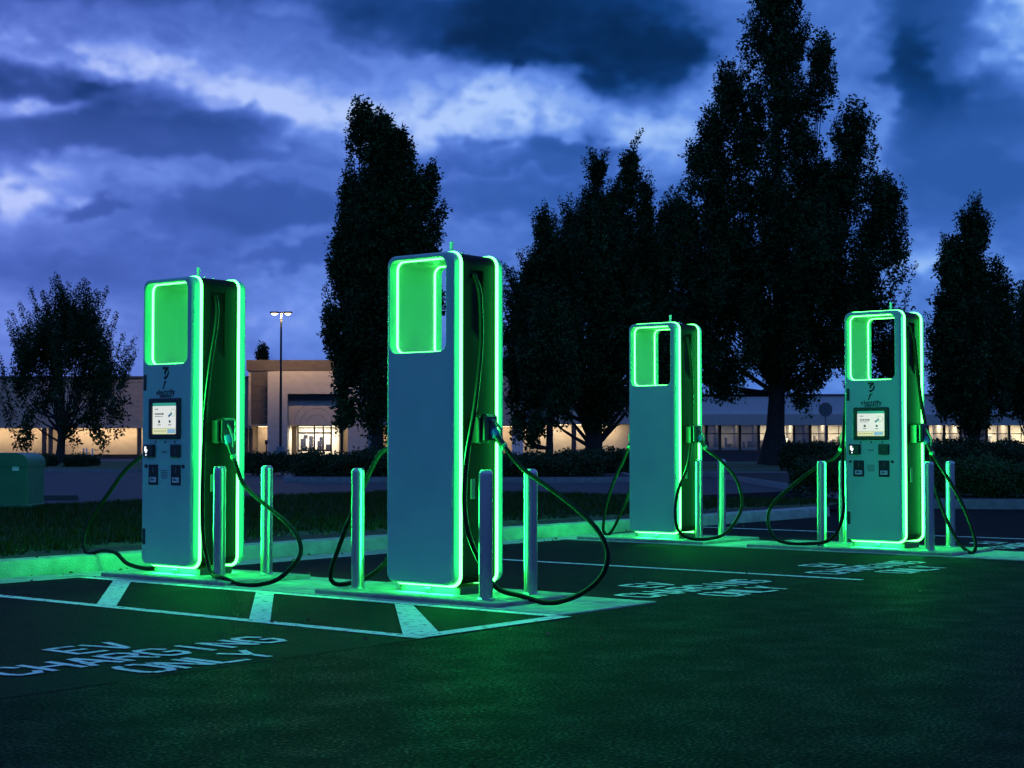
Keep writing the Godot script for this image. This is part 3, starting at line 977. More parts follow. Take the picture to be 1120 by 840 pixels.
func connector(r: Node3D, tip: Vector3, tail: Vector3) -> void:
	# handle from the holster down to where the cable leaves; grip ring, latch and coloured collar
	var d := (tail - tip).normalized()
	var c := Node3D.new()
	c.name = "connector"
	r.add_child(c, true)
	var b := MB.new()
	var L := (tail - tip).length()
	b.tube(PackedVector3Array([tip, tip + d * L * 0.12, tip + d * L * 0.3, tip + d * L * 0.62, tip + d * L * 0.85, tail]), [0.030, 0.036, 0.034, 0.026, 0.024, 0.018], 14)
	build("handle", b, M.black_plastic, c)
	b = MB.new()
	b.tube(PackedVector3Array([tip + d * L * 0.30, tip + d * L * 0.33, tip + d * L * 0.50, tip + d * L * 0.53]), [0.033, 0.0365, 0.032, 0.028], 14)
	build("collar", b, M.connector_blue, c)
	b = MB.new()
	b.tube(PackedVector3Array([tip + d * L * 0.83, tip + d * L * 0.85, tip + d * L * 0.92, tip + d * L * 0.94]), [0.022, 0.027, 0.026, 0.021], 12)
	build("strain_relief", b, M.connector_green, c)
	b = MB.new()
	var side := d.cross(Vector3.BACK).normalized()
	if side.y < 0: side = -side
	b.tube(PackedVector3Array([tip + side * 0.034, tip + d * L * 0.15 + side * 0.058, tip + d * L * 0.45 + side * 0.062, tip + d * L * 0.66 + side * 0.026]), [0.010, 0.011, 0.010, 0.009], 8)
	build("grip", b, M.print_grey, c)

func front_kit(r: Node3D) -> void:
	var z := 0.2905
	# screen
	var sc := Node3D.new()
	sc.name = "screen_unit"
	sc.position = Vector3(-0.012, 1.262, z)
	r.add_child(sc)
	var b := MB.new()
	var o0 := rr(-0.195, -0.165, 0.195, 0.165, 0.014, 3)
	var o1 := rr(-0.188, -0.158, 0.188, 0.158, 0.012, 3)
	var i1 := rr(-0.152, -0.127, 0.152, 0.127, 0.008, 3)
	b.loft(o0, 0.012, o0, 0.0)
	b.loft(o1, 0.018, o0, 0.012)
	b.loft(i1, 0.018, o1, 0.018)
	b.loft(i1, 0.003, i1, 0.018)
	build("bezel", b, M.black_plastic, sc)
	var q := QuadMesh.new()
	q.size = Vector2(0.306, 0.256)
	put("screen", q, screen_material(), sc, Vector3(0, 0, 0.005))
	lamp_area("screen_light", Vector3(0, 0, 0.024), Vector3.BACK, Vector2(0.29, 0.24), Color(0.85, 1.0, 0.85), 0.02, sc)
	# label above the screen: a slot, the bolt mark and two words
	b = MB.new()
	b.box(Vector3(-0.012, 1.672, z), Vector3(0.07, 0.022, 0.012), 0.004)
	build("vent_slot", b, M.black_plastic, r)
	var mark := MB.new()
	for s in [[Vector2(0.028, 0.100), Vector2(-0.012, 0.072), 0.013], [Vector2(-0.012, 0.072), Vector2(0.004, 0.052), 0.012], [Vector2(0.036, 0.082), Vector2(0.030, 0.046), 0.011], [Vector2(0.030, 0.046), Vector2(-0.010, 0.016), 0.012], [Vector2(-0.016, 0.036), Vector2(-0.010, 0.016), 0.008], [Vector2(0.010, -0.004), Vector2(-0.018, -0.018), 0.010], [Vector2(-0.006, -0.012), Vector2(-0.030, -0.068), 0.009]]:
		var u: Vector2 = (s[1] - s[0]).normalized()
		var n: Vector2 = Vector2(-u.y, u.x) * s[2] * 0.62
		var f := func(v: Vector2) -> Vector3: return Vector3(v.x - 0.012, v.y + 1.568, z + 0.0015)
		mark.quad(f.call(s[0] + n), f.call(s[0] - n), f.call(s[1] - n), f.call(s[1] + n))
		mark.quad(f.call(s[0] - n), f.call(s[0] + n), f.call(s[1] + n), f.call(s[1] - n))
	build("emblem", mark, M.print_black, r)
	letters("electrify", 0.040, true, Vector3(-0.012, 1.474, z + 0.001), r, M.print_black)
	letters("america", 0.027, true, Vector3(-0.012, 1.445, z + 0.001), r, M.print_black)
	# three small sensor dots
	for x in [-0.13, -0.012, 0.11]:
		b = MB.new()
		b.box(Vector3(x, 1.072, z), Vector3(0.014, 0.02, 0.008), 0.003)
		build("sensor_dot", b, M.black_plastic, r)
	# card readers
	b = MB.new()
	b.box(Vector3(-0.195, 1.0, z + 0.008), Vector3(0.125, 0.105, 0.045), 0.008)
	var cr := build("card_reader", b, M.black_plastic, r)
	b = MB.new()
	for p in [[-0.235, 1.022, 0.022, 0.026], [-0.228, 1.004, 0.036, 0.018], [-0.226, 0.990, 0.016, 0.016], [-0.226, 0.966, 0.012, 0.014]]:
		b.box(Vector3(p[0] + 0.012, p[1], z + 0.031), Vector3(p[2], p[3], 0.003), 0.001)
	build("reader_display", b, M.reader_glow, cr)
	b = MB.new()
	b.box(Vector3(0.125, 1.0, z + 0.004), Vector3(0.115, 0.105, 0.03), 0.006)
	var cr2 := build("tap_reader", b, M.black_plastic, r)
	b = MB.new()
	for k in 3:
		var pts := PackedVector3Array()
		for j in 7:
			var a := -0.7 + 1.4 * j / 6.0
			pts.push_back(Vector3(0.112 + cos(a) * (0.012 + 0.010 * k), 1.0 + sin(a) * (0.012 + 0.010 * k), z + 0.0195))
		b.tube(pts, [0.0018], 5)
	build("tap_symbol", b, M.print_grey, cr2)
	# notice plates with a pale tab
	for x in [-0.155, 0.125]:
		b = MB.new()
		b.box(Vector3(x, 0.805, z), Vector3(0.118, 0.165, 0.010), 0.003)
		var np := build("notice_plate", b, M.print_black, r)
		b = MB.new()
		b.box(Vector3(x, 0.765, z + 0.0055), Vector3(0.078, 0.042, 0.003), 0.001)
		build("notice_tab", b, M.print_white, np)
		b = MB.new()
		b.box(Vector3(x - 0.004, 0.765, z + 0.0075), Vector3(0.048, 0.012, 0.002), 0.0)
		b.box(Vector3(x - 0.012, 0.768, z + 0.0076), Vector3(0.018, 0.022, 0.002), 0.0)
		b.box(Vector3(x, 0.845, z + 0.0055), Vector3(0.008, 0.040, 0.002), 0.0)
		build("notice_print", b, M.print_grey, np)
	for x in [-0.245, 0.215]:
		b = MB.new()
		b.tube(PackedVector3Array([Vector3(x, 0.875, z - 0.002), Vector3(x, 0.875, z + 0.008)]), [0.015], 14)
		build("lock", b, M.black_plastic, r)
	for p in [[-0.02, 0.995, 0.07], [-0.02, 0.984, 0.055], [-0.02, 0.84, 0.085], [-0.02, 0.825, 0.085], [-0.02, 0.81, 0.08], [-0.02, 0.795, 0.085], [-0.02, 0.78, 0.06]]:
		b = MB.new()
		b.box(Vector3(p[0], p[1], z), Vector3(p[2], 0.006, 0.002), 0.0)
		build("printed_line", b, M.print_grey, r)
	for y in [1.56, 0.30]:
		b = MB.new()
		b.box(Vector3(-0.27, y, z + 0.002), Vector3(0.034, 0.13, 0.014), 0.008)
		build("door_latch", b, M.black_plastic, r)

func letters(text: String, size: float, italic: bool, at: Vector3, parent: Node3D, m: Material) -> void:
	var f := SystemFont.new()
	f.font_names = PackedStringArray(["Droid Sans"])
	f.font_weight = 700
	f.font_italic = italic
	var t := TextMesh.new()
	t.font = f
	t.text = text
	t.font_size = 48
	t.pixel_size = size / 34.0
	t.depth = 0.002
	put("lettering", t, m, parent, at)

var screen_mat: StandardMaterial3D

func screen_material() -> StandardMaterial3D:
	if screen_mat: return screen_mat
	var im := Image.create(306, 256, false, Image.FORMAT_RGB8)
	im.fill(Color(0.93, 0.95, 0.93))
	im.fill_rect(Rect2i(0, 0, 306, 26), Color(0.20, 0.62, 0.55))
	im.fill_rect(Rect2i(0, 206, 306, 3), Color(0.62, 0.70, 0.60))
	im.fill_rect(Rect2i(0, 209, 306, 47), Color(0.90, 0.92, 0.72))
	im.fill_rect(Rect2i(185, 214, 100, 34), Color(0.55, 0.72, 0.86))
	var ink := Color(0.16, 0.24, 0.26)
	var mark := func(x: int, y: int, widths: Array, h: int) -> void:
		var p := x
		for w in widths:
			im.fill_rect(Rect2i(p, y, w, h), ink)
			p += w + 4
	mark.call(30, 48, [10, 6, 12], 8)
	mark.call(30, 84, [14, 8, 18, 10, 14, 24], 13)
	mark.call(30, 108, [22, 12, 20, 9, 16], 5)
	mark.call(64, 176, [12, 20], 7)
	mark.call(196, 176, [18, 14], 7)
	for k in 6: im.fill_rect(Rect2i(22 + k * 26, 226, 15, 7), Color(0.45, 0.5, 0.4))
	for y in 256:
		for x in 306:
			var p := Vector2(x, y)
			if p.distance_to(Vector2(82, 152)) < 13 or p.distance_to(Vector2(214, 152)) < 12: im.set_pixel(x, y, ink)
			var q := (p - Vector2(218, 98)).rotated(0.6)
			if absf(q.x) < 26 and absf(q.y) < 9: im.set_pixel(x, y, Color(0.13, 0.35, 0.55))
			var dd := p.distance_to(Vector2(252, 80))
			if dd > 27 and dd < 32: im.set_pixel(x, y, Color(0.62, 0.80, 0.66))
	screen_mat = StandardMaterial3D.new()
	screen_mat.resource_name = "screen"
	screen_mat.albedo_color = Color(0.02, 0.02, 0.02)
	screen_mat.roughness = 0.15
	screen_mat.emission_enabled = true
	screen_mat.emission = Color.BLACK
	screen_mat.emission_texture = ImageTexture.create_from_image(im)
	screen_mat.emission_energy_multiplier = 0.85
	return screen_mat

func V(x: float, y: float, z: float) -> Vector3:
	return Vector3(x, y, z)

func make_chargers() -> void:
	charger_meshes()
	var z1 := -8.91
	var z2 := -15.54
	# low pads
	for p in [[-11.0, -9.48, -8.44, -9.36, "low concrete pad under the leftmost charger"], [-8.52, -6.80, -8.44, -9.36, "low concrete pad under the second charger"], [-10.98, -9.30, -15.06, -16.28, "low concrete pad under the third charger"], [-8.75, -6.46, -15.03, -16.05, "low concrete pad under the rightmost charger"]]:
		var b := MB.new()
		b.box(Vector3((p[0] + p[1]) / 2, 0.0, (p[2] + p[3]) / 2), Vector3(p[1] - p[0], PAD * 2, p[2] - p[3]), 0.008)
		var o := build("charger_pad", b, M.pad_concrete)
		setting(o, p[4])
	var c1 := make_charger(Vector3(-10.40, PAD, z1), "leftmost charging station, with a lit screen and glowing green edges", true, [
		[V(0.30, 2.26, 0.045), V(0.345, 2.15, 0.06), V(0.36, 1.984, 0.088), V(0.36, 1.686, 0.143), V(0.37, 1.316, 0.196), V(0.39, 0.805, 0.238), V(0.40, 0.369, 0.243), V(0.43, 0.134, 0.22), V(0.55, 0.03, 0.27), V(0.78, 0.018, 0.36), V(1.08, -0.018, 0.40), V(1.34, 0.03, 0.33), V(1.47, 0.20, 0.22), V(1.383, 0.342, 0.15), V(1.19, 0.459, 0.10), V(0.92, 0.579, 0.06), V(0.63, 0.731, 0.02), V(0.50, 0.92, 0.0)],
		[V(-0.50, 0.98, 0.02), V(-0.64, 0.95, 0.02), V(-0.89, 0.825, 0.0), V(-1.13, 0.608, 0.0), V(-1.31, 0.422, 0.02), V(-1.38, 0.261, 0.04), V(-1.30, 0.11, 0.08), V(-1.05, 0.14, 0.10), V(-0.86, 0.13, 0.11), V(-0.70, 0.05, 0.12), V(-0.50, 0.02, 0.12), V(-0.38, 0.02, 0.1)]])
	front_kit(c1)
	connector(c1, V(0.385, 1.21, 0.02), V(0.50, 0.92, 0.0))
	connector(c1, V(-0.385, 1.21, 0.02), V(-0.50, 0.98, 0.02))
	var c2 := make_charger(Vector3(-7.665, PAD, z1), "second charging station from the left, nearest one, plain tall panel without screen", false, [
		[V(0.30, 2.26, 0.045), V(0.35, 2.15, 0.045), V(0.36, 2.0, 0.036), V(0.36, 1.738, 0.036), V(0.37, 1.349, 0.108), V(0.38, 0.965, 0.209), V(0.40, 0.649, 0.262), V(0.44, 0.43, 0.26), V(0.50, 0.24, 0.21), V(0.60, 0.07, 0.16), V(0.80, 0.02, 0.13), V(1.02, -0.015, 0.10), V(1.22, 0.045, 0.05), V(1.366, 0.165, 0.0), V(1.398, 0.316, -0.04), V(1.317, 0.458, -0.06), V(1.143, 0.594, -0.08), V(0.895, 0.744, -0.08), V(0.66, 0.88, -0.07), V(0.52, 1.02, -0.05)],
		[V(-0.50, 1.03, 0.04), V(-0.57, 0.959, 0.10), V(-0.709, 0.655, 0.16), V(-0.856, 0.314, 0.20), V(-0.93, 0.10, 0.22), V(-0.92, 0.022, 0.20), V(-0.82, 0.02, 0.16), V(-0.66, 0.075, 0.10), V(-0.48, 0.22, 0.08), V(-0.40, 0.5, 0.06), V(-0.37, 1.3, 0.05), V(-0.36, 2.1, 0.045), V(-0.30, 2.26, 0.045)]])
	connector(c2, V(0.385, 1.21, 0.0), V(0.52, 1.02, -0.05))
	connector(c2, V(-0.385, 1.21, 0.02), V(-0.50, 1.03, 0.04))
	var c3 := make_charger(Vector3(-10.08, PAD, z2), "third charging station from the left, smallest looking, plain panel tinted teal for LED spill, without screen", false, [
		[V(0.30, 2.26, 0.045), V(0.345, 2.15, 0.06), V(0.36, 1.929, 0.032), V(0.36, 1.52, 0.015), V(0.37, 1.111, 0.06), V(0.40, 0.807, 0.18), V(0.40, 0.56, 0.36), V(0.42, 0.336, 0.46), V(0.45, 0.13, 0.46), V(0.54, 0.03, 0.38), V(0.70, 0.02, 0.24), V(0.82, 0.07, 0.1), V(0.919, 0.23, 0.0), V(0.954, 0.409, -0.06), V(0.863, 0.657, -0.10), V(0.677, 0.857, -0.10), V(0.50, 0.99, -0.06)],
		[V(-0.50, 1.0, 0.02), V(-0.56, 0.86, 0.03), V(-0.681, 0.638, 0.04), V(-0.785, 0.372, 0.04), V(-0.823, 0.108, 0.06), V(-0.80, 0.02, 0.06), V(-0.74, 0.025, 0.04), V(-0.64, 0.216, 0.0), V(-0.46, 0.592, 0.02), V(-0.37, 1.2, 0.04), V(-0.35, 2.1, 0.045), V(-0.30, 2.26, 0.045)]])
	connector(c3, V(0.385, 1.21, 0.0), V(0.50, 0.99, -0.06))
	connector(c3, V(-0.385, 1.21, 0.02), V(-0.50, 1.0, 0.02))
	var br := MB.new()
	br.box(Vector3(-0.345, 1.43, 0.16), Vector3(0.05, 0.38, 0.02), 0.008)
	var bk := build("cable_bracket", br, M.print_white, c3)
	for y in [1.56, 1.49]:
		br = MB.new()
		br.tube(PackedVector3Array([Vector3(-0.355, y, 0.165), Vector3(-0.355, y, 0.173)]), [0.011], 10)
		build("bracket_hole", br, M.black_plastic, bk)
	var c4 := make_charger(Vector3(-7.40, PAD, z2), "rightmost charging station, with a lit screen and front panel tinted turquoise for LED spill", true, [
		[V(0.30, 2.26, 0.045), V(0.34, 2.1, 0.02), V(0.35, 1.851, -0.015), V(0.37, 1.48, -0.07), V(0.45, 1.014, -0.08), V(0.514, 0.644, -0.04), V(0.654, 0.327, 0.02), V(0.82, 0.08, 0.08), V(0.96, -0.015, 0.13), V(1.0, 0.04, 0.10), V(0.939, 0.2, 0.02), V(0.802, 0.466, -0.04), V(0.633, 0.738, -0.06), V(0.50, 0.93, -0.06)],
		[V(-0.50, 0.97, 0.04), V(-0.56, 0.90, 0.06), V(-0.714, 0.82, 0.10), V(-0.985, 0.624, 0.14), V(-1.205, 0.408, 0.20), V(-1.227, 0.236, 0.26), V(-1.13, 0.07, 0.30), V(-0.96, 0.018, 0.33), V(-0.72, 0.02, 0.35), V(-0.50, 0.05, 0.35), V(-0.37, 0.16, 0.345), V(-0.31, 0.37, 0.33), V(-0.315, 0.66, 0.325), V(-0.345, 1.1, 0.25), V(-0.36, 1.67, 0.13), V(-0.345, 2.1, 0.06), V(-0.30, 2.26, 0.045)]])
	front_kit(c4)
	connector(c4, V(0.385, 1.21, 0.0), V(0.50, 0.93, -0.06))
	connector(c4, V(-0.385, 1.21, 0.02), V(-0.50, 0.97, 0.04))

func make_bollards() -> void:
	var prof := [[0.048, 0.0], [0.048, 0.85]]
	for i in 7:
		var a := PI / 2 * i / 6.0
		prof.append([0.048 - 0.022 * (1 - cos(a)), 0.85 + 0.03 * sin(a)])
	prof.append([0.0, 0.882])
	var b := MB.new()
	b.lathe(Vector3.ZERO, prof, 28)
	var me := b.mesh(40)
	b = MB.new()
	b.lathe(Vector3.ZERO, [[0.062, 0.0], [0.062, 0.004], [0.049, 0.012]], 28)
	var ring := b.mesh(30)
	var spots := [
		[-9.83, -8.69, PAD, "steel bollard in front of the leftmost charger's cable side"], [-9.80, -9.17, PAD, "steel bollard right of the leftmost charger, standing inside its cable loop"],
		[-8.31, -8.68, PAD, "steel bollard left of the second charger, crossed by a cable"], [-7.05, -8.62, PAD, "steel bollard at the right front corner of the second charger"],
		[-7.05, -9.12, PAD, "steel bollard behind the second charger's big cable loop"], [-9.66, -15.55, PAD, "steel bollard at the right corner of the third charger"],
		[-9.73, -16.17, PAD, "steel bollard inside the third charger's cable loop"], [-7.97, -15.24, PAD, "steel bollard left of the rightmost charger, in front of its cable"],
		[-6.80, -15.26, PAD, "steel bollard at the right front corner of the rightmost charger"], [-6.87, -15.93, PAD, "rightmost steel bollard in the picture"],
		[-8.01, -15.80, PAD, "half hidden steel bollard between the rightmost charger and its left cable"]]
	for s in spots:
		var o := thing("bollard", s[3], "bollard", Vector3(s[0], s[2], s[1]), 0.0, "steel bollards around the chargers")
		put("post", me, M.steel, o)
		put("floor_ring", ring, M.steel, o)

# ---------------------------------------------------------------- plants
func leaf_cluster(n: int, spread: float, leaf: float, sd: int) -> Array:
	var r := RandomNumberGenerator.new()
	r.seed = sd
	var v := PackedVector3Array()
	var nn := PackedVector3Array()
	for i in n:
		var p := Vector3(r.randfn(), r.randfn(), r.randfn()).limit_length(1.5) * spread * 0.42
		var d := (p.normalized() + Vector3(r.randfn(), r.randfn() - 0.2, r.randfn()) * 0.6).normalized()
		var s := d.cross(Vector3(r.randfn(), r.randfn(), r.randfn())).normalized()
		var l := leaf * r.randf_range(0.7, 1.25)
		var up := d.cross(s)
		var a := p
		var b := p + d * l * 0.5 + s * l * 0.30
		var c := p + d * l - up * l * 0.12
		var e := p + d * l * 0.5 - s * l * 0.30
		for q in [a, b, c, a, c, e]: v.push_back(q)
		for q in 6: nn.push_back(up)
	return [v, nn]

class Leaves:
	var v := PackedVector3Array()
	var n := PackedVector3Array()
	var c := PackedColorArray()
	func add(kind: Array, at: Vector3, b: Basis, k: float, col: Color) -> void:
		v.append_array(Transform3D(b.scaled(Vector3(k, k, k)), at) * (kind[0] as PackedVector3Array))
		n.append_array(Transform3D(b, Vector3.ZERO) * (kind[1] as PackedVector3Array))
		var f := PackedColorArray()
		f.resize(kind[0].size())
		f.fill(col)
		c.append_array(f)
	func mesh() -> ArrayMesh:
		var arr := []
		arr.resize(Mesh.ARRAY_MAX)
		arr[Mesh.ARRAY_VERTEX] = v
		arr[Mesh.ARRAY_NORMAL] = n
		arr[Mesh.ARRAY_COLOR] = c
		var m := ArrayMesh.new()
		m.add_surface_from_arrays(Mesh.PRIMITIVE_TRIANGLES, arr)
		return m

func ball() -> Vector3:
	return Vector3(rng.randfn(), rng.randfn(), rng.randfn() + 0.001).normalized() * pow(rng.randf(), 0.4)

func any_basis() -> Basis:
	return Basis(Vector3(rng.randfn(), rng.randfn(), rng.randfn() + 0.001).normalized(), rng.randf() * TAU)

# lobes: [x right, base height, z toward the viewer, height, radius, where it is widest 0..1, point]
func tree(called: String, label: String, at: Vector3, trunk_r: float, fork: float, lobes: Array, count: int, leaf: float, twiggy: float, tint: Color, lean := 0.0, shell := 0.33) -> void:
	var root := thing(called, label, "tree", at, YAW, "trees behind the chargers")
	var wood := MB.new()
	var kinds := [leaf_cluster(11, leaf * 1.6, leaf, 3), leaf_cluster(9, leaf * 1.9, leaf, 11), leaf_cluster(12, leaf * 1.4, leaf, 29)]
	var lv := Leaves.new()
	var shape := noise(1.0, 3, int(at.x * 7.0))
	var total := 0.0
	var high := 0.0
	for l in lobes:
		total += l[4] * l[3]
		high = maxf(high, l[1] + l[3])
	# trunk with root flare
	var tp := PackedVector3Array()
	var tr := []
	for i in 11:
		var t := i / 10.0
		tp.push_back(Vector3(lean * t + sin(t * 5.0) * trunk_r * 0.25, high * 0.72 * t, cos(t * 4.0) * trunk_r * 0.2))
		tr.append(trunk_r * (1.0 + 0.75 * exp(-t * 26.0)) * pow(1.0 - t * 0.93, 0.9))
	wood.tube(tp, tr, 12)
	for l in lobes:
		var base := Vector3(l[0], l[1], l[2])
		var n := int(count * l[4] * l[3] / total)
		var rad := func(t: float, a: float) -> float:
			var w: float = l[5]
			var q: float = sin(PI / 2 * pow(t / w, 0.7)) if t < w else pow(maxf(1.0 - pow((t - w) / (1.0 - w), l[6]), 0.0), 0.85)
			var lump := shape.get_noise_3d(cos(a) * 1.4 + l[0], t * l[3] * 0.42, sin(a) * 1.4) * 0.75 + shape.get_noise_3d(cos(a) * 3.4 + l[0], t * l[3] * 1.2, sin(a) * 3.4) * 0.40
			return l[4] * q * (0.92 + lump * 0.62)
		# limbs rising from the trunk into the lobe
		var limbs := int(5 + l[4] * 2.0)
		for i in limbs:
			var t := rng.randf_range(0.48, 0.97)
			var a := rng.randf() * TAU
			var e: Vector3 = base + Vector3(cos(a), 0, sin(a)) * rad.call(t, a) * rng.randf_range(0.35, 0.8) + Vector3.UP * l[3] * t
			var s := tp[clampi(int(rng.randf_range(fork, fork + 0.25) * 10.0), 1, 8)]
			if s.y > e.y - 0.6: s = tp[clampi(int(fork * 10.0), 1, 8)]
			var m1 := s.lerp(e, 0.4) + Vector3(e.x - s.x, 0, e.z - s.z) * 0.22 - Vector3.UP * 0.2
			wood.tube(smooth([s, m1, e], 0.7), [trunk_r * 0.30, trunk_r * 0.24, trunk_r * 0.18, trunk_r * 0.14, trunk_r * 0.10, trunk_r * 0.07, trunk_r * 0.05, 0.02], 5, false)
		# leaves gather in puffs at the ends of branches, a few are strewn between
		var puffs := maxi(4, n / 34)
		for u in puffs:
			var t := pow(rng.randf(), 0.85)
			var a := rng.randf() * TAU
			var r: float = rad.call(t, a) * pow(rng.randf(), shell)
			var c := base + Vector3(cos(a) * r, l[3] * t, sin(a) * r)
			var pr := minf(leaf * rng.randf_range(1.9, 3.6), l[4] * 0.5)
			var up := Vector3(cos(a) * 0.35, 1.0, sin(a) * 0.35).normalized() * rng.randf_range(1.1, 2.1)
			var tone := rng.randf_range(0.7, 1.25)
			for i in 34:
				var p := c + ball() * pr + up * pr * rng.randf_range(-0.9, 1.0)
				var g := tone * rng.randf_range(0.7, 1.3)
				lv.add(kinds[i % 3], p, any_basis(), rng.randf_range(0.75, 1.25), Color(tint.r * g, tint.g * g, tint.b * g))
		# sprays that stick out beyond the crown
		for i in int(n * 0.012 * twiggy):
			var t := pow(rng.randf(), 0.6)
			var a := rng.randf() * TAU
			var r: float = rad.call(t, a)
			var p := base + Vector3(cos(a) * r * 0.85, l[3] * t, sin(a) * r * 0.85)
			var d := Vector3(cos(a) * 0.38, rng.randf_range(0.8, 1.3), sin(a) * 0.38).normalized()
			var len := rng.randf_range(0.5, 1.0) * (0.6 + 0.35 * twiggy) * leaf * 6.0
			wood.tube(PackedVector3Array([p, p + d * len]), [0.02, 0.008], 4, false)
			var steps := int(len / (leaf * 0.55))
			for j in steps:
				var g := rng.randf_range(0.6, 1.3)
				var e := float(j) / maxi(steps - 1, 1)
				lv.add(kinds[j % 3], p + d * len * e + ball() * leaf * (1.25 - e), any_basis(), 0.95 - 0.3 * e, Color(tint.r * g, tint.g * g, tint.b * g))
	put("trunk", wood.mesh(60), M.bark, root)
	put("crown", lv.mesh(), M.leaf, root)

func make_trees() -> void:
	var dk := Color(0.026, 0.060, 0.016)
	tree("small_tree", "small spreading tree at the left, behind the green utility box", place(66, 85.0), 0.24, 0.22, [[0.6, 1.6, 0, 6.2, 2.3, 0.40, 1.6], [-1.7, 1.5, 0.6, 4.4, 1.4, 0.40, 1.6], [2.3, 1.4, 0.4, 4.4, 1.4, 0.45, 1.6], [-0.7, 4.0, 0, 3.7, 1.0, 0.40, 1.4], [1.6, 4.0, 0, 3.4, 0.9, 0.4, 1.4]], 1750, 0.16, 6.5, dk, 0.1, 0.6)
	tree("columnar_tree", "tall columnar tree behind the second charger, left of it", place(412, 58.0), 0.24, 0.18, [[0.2, 1.2, 0, 9.5, 1.5, 0.45, 3.0], [-0.6, 3.0, 0, 9.9, 0.7, 0.5, 2.4], [0.1, 4.0, 0, 8.6, 0.65, 0.5, 2.4], [0.75, 4.0, 0, 7.9, 0.7, 0.5, 2.6], [1.7, 3.5, 0, 7.3, 0.55, 0.6, 2.8], [-1.25, 1.6, 0.3, 6.9, 0.5, 0.6, 2.6], [-1.05, 2.0, -0.2, 8.3, 0.5, 0.6, 2.4]], 12000, 0.135, 1.2, dk)
	tree("maple_tree", "broad maple with spiky twigs between the second and third chargers", place(648, 64.0), 0.36, 0.14, [[0.3, 2.0, 0, 7.9, 2.55, 0.42, 2.1], [0.25, 4, 0, 8.2, 0.30, 0.3, 1.2], [1.45, 4, 0, 8.3, 0.30, 0.3, 1.2], [0.8, 4, 0.3, 6.6, 0.45, 0.3, 1.2], [2.1, 4, 0, 7.2, 0.32, 0.3, 1.2], [3.0, 3.3, 0, 6.9, 0.38, 0.35, 1.3], [2.4, 3.0, 0.4, 5.6, 0.55, 0.35, 1.4], [-0.8, 4, 0, 6.3, 0.36, 0.35, 1.2], [-1.9, 2.5, 0, 7.4, 0.38, 0.35, 1.3], [-1.4, 2.5, 0.4, 6.2, 0.55, 0.35, 1.4], [-2.4, 1.8, 0.2, 6.2, 0.55, 0.4, 1.6], [-2.9, 1.9, 0.3, 5.2, 0.5, 0.5, 1.9]], 14000, 0.145, 3.4, dk)
	tree("slender_tree", "slender young tree with low branches, half in front of the broad maple", place(600, 60.0), 0.17, 0.2, [[0.0, 1.9, 0, 4.4, 1.0, 0.4, 1.8], [-1.0, 1.35, 0.4, 0.5, 0.6, 0.5, 2.0]], 1500, 0.135, 1.2, dk)
	tree("great_tree", "tallest tree, broad column of dark foliage behind the third charger", place(845, 72.0, 0.14), 0.42, 0.22, [[0.2, 3.4, 0, 18.2, 2.0, 0.38, 2.9], [-1.9, 4.0, 0.2, 13.2, 1.1, 0.55, 3.0], [-2.9, 3.6, 0.3, 10.9, 1.1, 0.55, 2.6], [-4.0, 3.0, 0.2, 8.4, 1.15, 0.5, 2.3], [2.2, 8.0, 0, 10.8, 0.75, 0.5, 2.8], [3.6, 4.0, 0.2, 11.4, 1.1, 0.5, 2.8], [5.0, 3.0, 0.2, 9.3, 1.1, 0.45, 2.4], [2.3, 5.0, 0.3, 7.6, 1.4, 0.4, 2.0], [1.2, 3.0, 0.8, 8.5, 2.7, 0.5, 2.4], [-2.2, 3.0, 0.8, 6.8, 2.0, 0.5, 2.2], [-4.4, 1.5, -3.0, 4.4, 1.6, 0.5, 2.0]], 25000, 0.155, 1.6, dk, 0.5, 0.45)
	tree("columnar_tree", "columnar tree with two spires at the right edge", place(1064, 70.0, 0.13), 0.26, 0.12, [[0.1, 2.3, 0, 8.9, 0.75, 0.45, 2.4], [-0.95, 2.2, 0.3, 7.2, 0.65, 0.5, 2.2], [-1.3, 2.2, 0.2, 4.8, 0.6, 0.5, 2.0], [1.1, 2.2, 0.2, 6.1, 0.6, 0.5, 2.0], [0.0, 2.1, 0.5, 4.8, 1.4, 0.5, 2.0], [-0.6, 1.7, 0.8, 1.2, 0.7, 0.5, 2.0]], 7800, 0.15, 1.4, dk)
	tree("columnar_tree", "tree cut by the right edge of the picture", place(1130, 74.0, 0.13), 0.24, 0.12, [[0.0, 2.2, 0, 5.6, 1.3, 0.45, 2.0], [-0.9, 2.0, 0.4, 4.0, 0.8, 0.5, 1.9]], 3400, 0.15, 1.2, dk)
	# a conifer far behind the store roof
	tree("conifer", "tip of a small conifer above the store roof", place(287, 185.0), 0.16, 0.1, [[0, 2.0, 0, 9.9, 1.1, 0.12, 0.8]], 900, 0.22, 1.0, Color(0.02, 0.034, 0.014))

